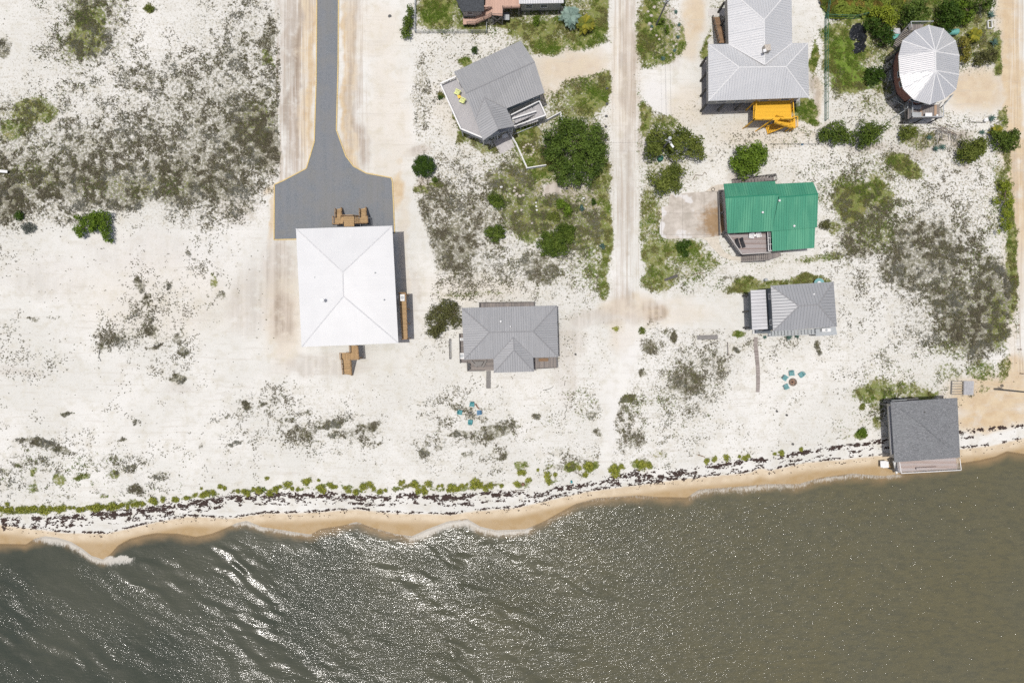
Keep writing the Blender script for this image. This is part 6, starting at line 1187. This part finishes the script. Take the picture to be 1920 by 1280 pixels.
m = MB(); m.beam(W(-6, 320.5, .6), W(14, 322, .6), .5, .1); m.beam(W(-4, 320.5, 0), W(-4, 320.5, .6), .1, .1); m.beam(W(12, 322, 0), W(12, 322, .6), .1, .1); m = m.build("white_sign_board", M['white_paint']); tag(m, "white board at the far left edge of the scrub field", "board")
# tanks, tarp, tyre ring
m = MB(); m.tube(W(1777, 60, 1.0), W(1795, 60, 1.0), .55, .55, 14); m.dome(W(1795, 60, 1.0), .3, .54, .54, 12, 4, full=True); m.beam(W(1780, 60, 0), W(1780, 60, .5), .3, .6); m.beam(W(1792, 60, 0), W(1792, 60, .5), .3, .6); m = m.build("water_tank", M['seagreen']); tag(m, "sea-green cylindrical tank poking out north-east of the round roof", "tank")
ut = thing("garden_shed", W(1677, 62, 0), "small pale teal roofed shed beside the round house's entry stair", "shed"); m = MB(); m.prism([W(1671, 57, 2), W(1684, 53, 2), W(1690, 66, 2), W(1676, 74, 2)], 0, 1.95); m.build('wall', M['seagreen'], ut); m = MB(); m.quad_box(W(1676, 54, 2), W(1674, 63, 2), W(1688, 64.5, 2), W(1687, 53.5, 2), .08); m.build('roof', M['carport_roof'], ut); 
tp = thing("tarp_heap", W(1611, 72, 0), "black tarpaulin thrown over a heap on the lawn left of the round house", "tarpaulin")
m = MB(); gx = np.linspace(1592, 1628, 34); gy = np.linspace(44, 106, 56); GX, GY = np.meshgrid(gx, gy)
body = np.maximum.reduce([np.exp(-(((GX - x) / rx) ** 2 + ((GY - y) / ry) ** 2) * 1.4) * h for x, y, rx, ry, h in ((1609, 57, 13, 11, 1.1), (1614, 72, 9, 9, 1.25), (1612, 87, 10, 9, .9), (1605, 97, 8, 6, .5), (1600, 66, 9, 12, .6))])
body = body + (np.abs(fbm(GX / 5 + GY / 9, GY / 7, 1, 3) - .5) * -1.6 + .25) * np.clip(body * 1.5, 0, 1); ok = body > (.16 + (fbm(GX / 5, GY / 5, 2, 2) - .5) * .3)
for j in range(len(gy) - 1):
    for i in range(len(gx) - 1):
        if ok[j, i] and ok[j + 1, i] and ok[j, i + 1] and ok[j + 1, i + 1]: m.poly([W(gx[i], gy[j]) + V3(0, 0, max(.03, body[j, i])), W(gx[i], gy[j + 1]) + V3(0, 0, max(.03, body[j + 1, i])), W(gx[i + 1], gy[j + 1]) + V3(0, 0, max(.03, body[j + 1, i + 1])), W(gx[i + 1], gy[j]) + V3(0, 0, max(.03, body[j, i + 1]))])
m.build('cover', M['tarp'], tp, smooth=False)
m = MB(); p = W(1337, 355.5, .06)
for i in range(18):
    a, b = 2 * math.pi * i / 18, 2 * math.pi * (i + 1) / 18; m.beam(p + V3(math.cos(a) * .3, math.sin(a) * .3, .06), p + V3(math.cos(b) * .3, math.sin(b) * .3, .06), .09, .1)
m = m.build("hose_ring", M['dark_post']); tag(m, "dark ring lying on the pale path at the driveway's top corner", "hose")
m = MB(); p = W(1237, 299, 0); m.tube(p, p + V3(0, 0, 1.0), .55, .5, 12); m.dome(p + V3(0, 0, 1.0), .5, .5, .15, 12, 3); m = m.build("green_bin", M['green_plastic']); tag(m, "dark green bin under the west edge of the tree with the lamp pole", "bin")
m = MB(); p = W(1434, 525, 0); m.tube(p, p + V3(0, 0, .8), .32, .28, 12); m.dome(p + V3(0, 0, .8), .3, .3, .1, 12, 2); m = m.build("water_barrel", M['steel']); tag(m, "lone light barrel on sand north of the lean-to roof", "barrel")
tk = thing("round_tank", W(1536, 527, 0), "round pale teal tank half hidden by the steel-grey roof", "tank"); m = MB(); m.tube(W(1536, 530, 0), W(1536, 530, 1.4), .85, .85, 18); m.build('barrel', M['pale_teal'], tk); m = MB(); m.tube(W(1536, 530, 1.4), W(1536, 530, 1.55), .3, .3, 12); m.build('lid', M['white_plastic'], tk)
m = MB(); m.dome(W(1504, 271, .0), .25, .2, .3, 8, 3, jit=.2); m = m.build("blue_bag", M['blue']); tag(m, "small bright blue bag hanging by the thin low fence", "bag")
m = MB(); m.tube(W(1070, 903.5, .02), W(1073, 902.5, .02), .28, .28, 10); m = m.build("teal_bucket", M['teal']); tag(m, "small teal bucket lying at the seaweed line", "bucket")
m = MB(); m.dome(W(981, 907.5, 0), .35, .35, .4, 9, 3, jit=.15); m = m.build("seaweed_ball", M['rust']); tag(m, "round reddish-brown lump beside the beach shrubs near the pale stick", "lump")
# utility poles
def pole(x, y, h, label, lamp=False, dz=0):
    T = thing("utility_pole", W(x, y, 0), label, "utility pole"); p = W(x, y, 0); m = MB(); m.tube(p - V3(0, 0, .2), p + V3(0, 0, h), .17, .12, 10); m.build('mast', M['grey_post'], T)
    m = MB(); m.beam(p + V3(-.6, .25, h - .35), p + V3(.6, -.25, h - .35), .12, .12); m.build('cross_arm', M['steel'], T)
    if lamp:
        a = MB(); a.beam(p + V3(0, 0, h - .5), p + V3(.55, -.75, h - .2), .07, .07); a.build('lamp_arm', M['steel'], T)
        l = MB(); l.beam(p + V3(.4, -.55, h - .15), p + V3(.85, -1.15, h - .15), .34, .18); l.build('lamp_head', M['white_plastic'], T)
    t = MB(); t.tube(p + V3(.2, .45, h - .9), p + V3(.2, .45, h + .05), .3, .3, 12); t.build('transformer', M['steel'], T); return T
pole(1230.4, 47, 8.7, "utility pole rising from the oval garden bed"); pole(1237, 285.6, 7.4, "lamp pole rising through the olive green tree", True); pole(1864, 729, 10.5, "dark utility pole at the right edge, inland of the shingled house", False)
def cable(a, b, sag, label):
    m = MB(); n = 14; pts = [a.lerp(b, i / n) + V3(0, 0, -4 * sag * (i / n) * (1 - i / n)) for i in range(n + 1)]
    for p, q in zip(pts[:-1], pts[1:]): m.tube(p, q, .014, .014, 4)
    return tag(m.build("power_line", M['dark_post']), label, "cable")
p1 = W(1230.4, 47, 0) + V3(.1, 0, 8.5); p2 = W(1237, 285.6, 0) + V3(.1, 0, 7.2)
cable(p1 + V3(-.4, .1, 0), p2 + V3(-.4, .1, 0), .5, "left overhead wire between the two poles beside the dirt road"); cable(p1 + V3(.5, -.1, 0), p2 + V3(.5, -.1, 0), .5, "right overhead wire between the two poles beside the dirt road")
cable(p2, W(1120, 268, 5.5), .3, "overhead wire crossing the middle dirt road to the largest dark tree")
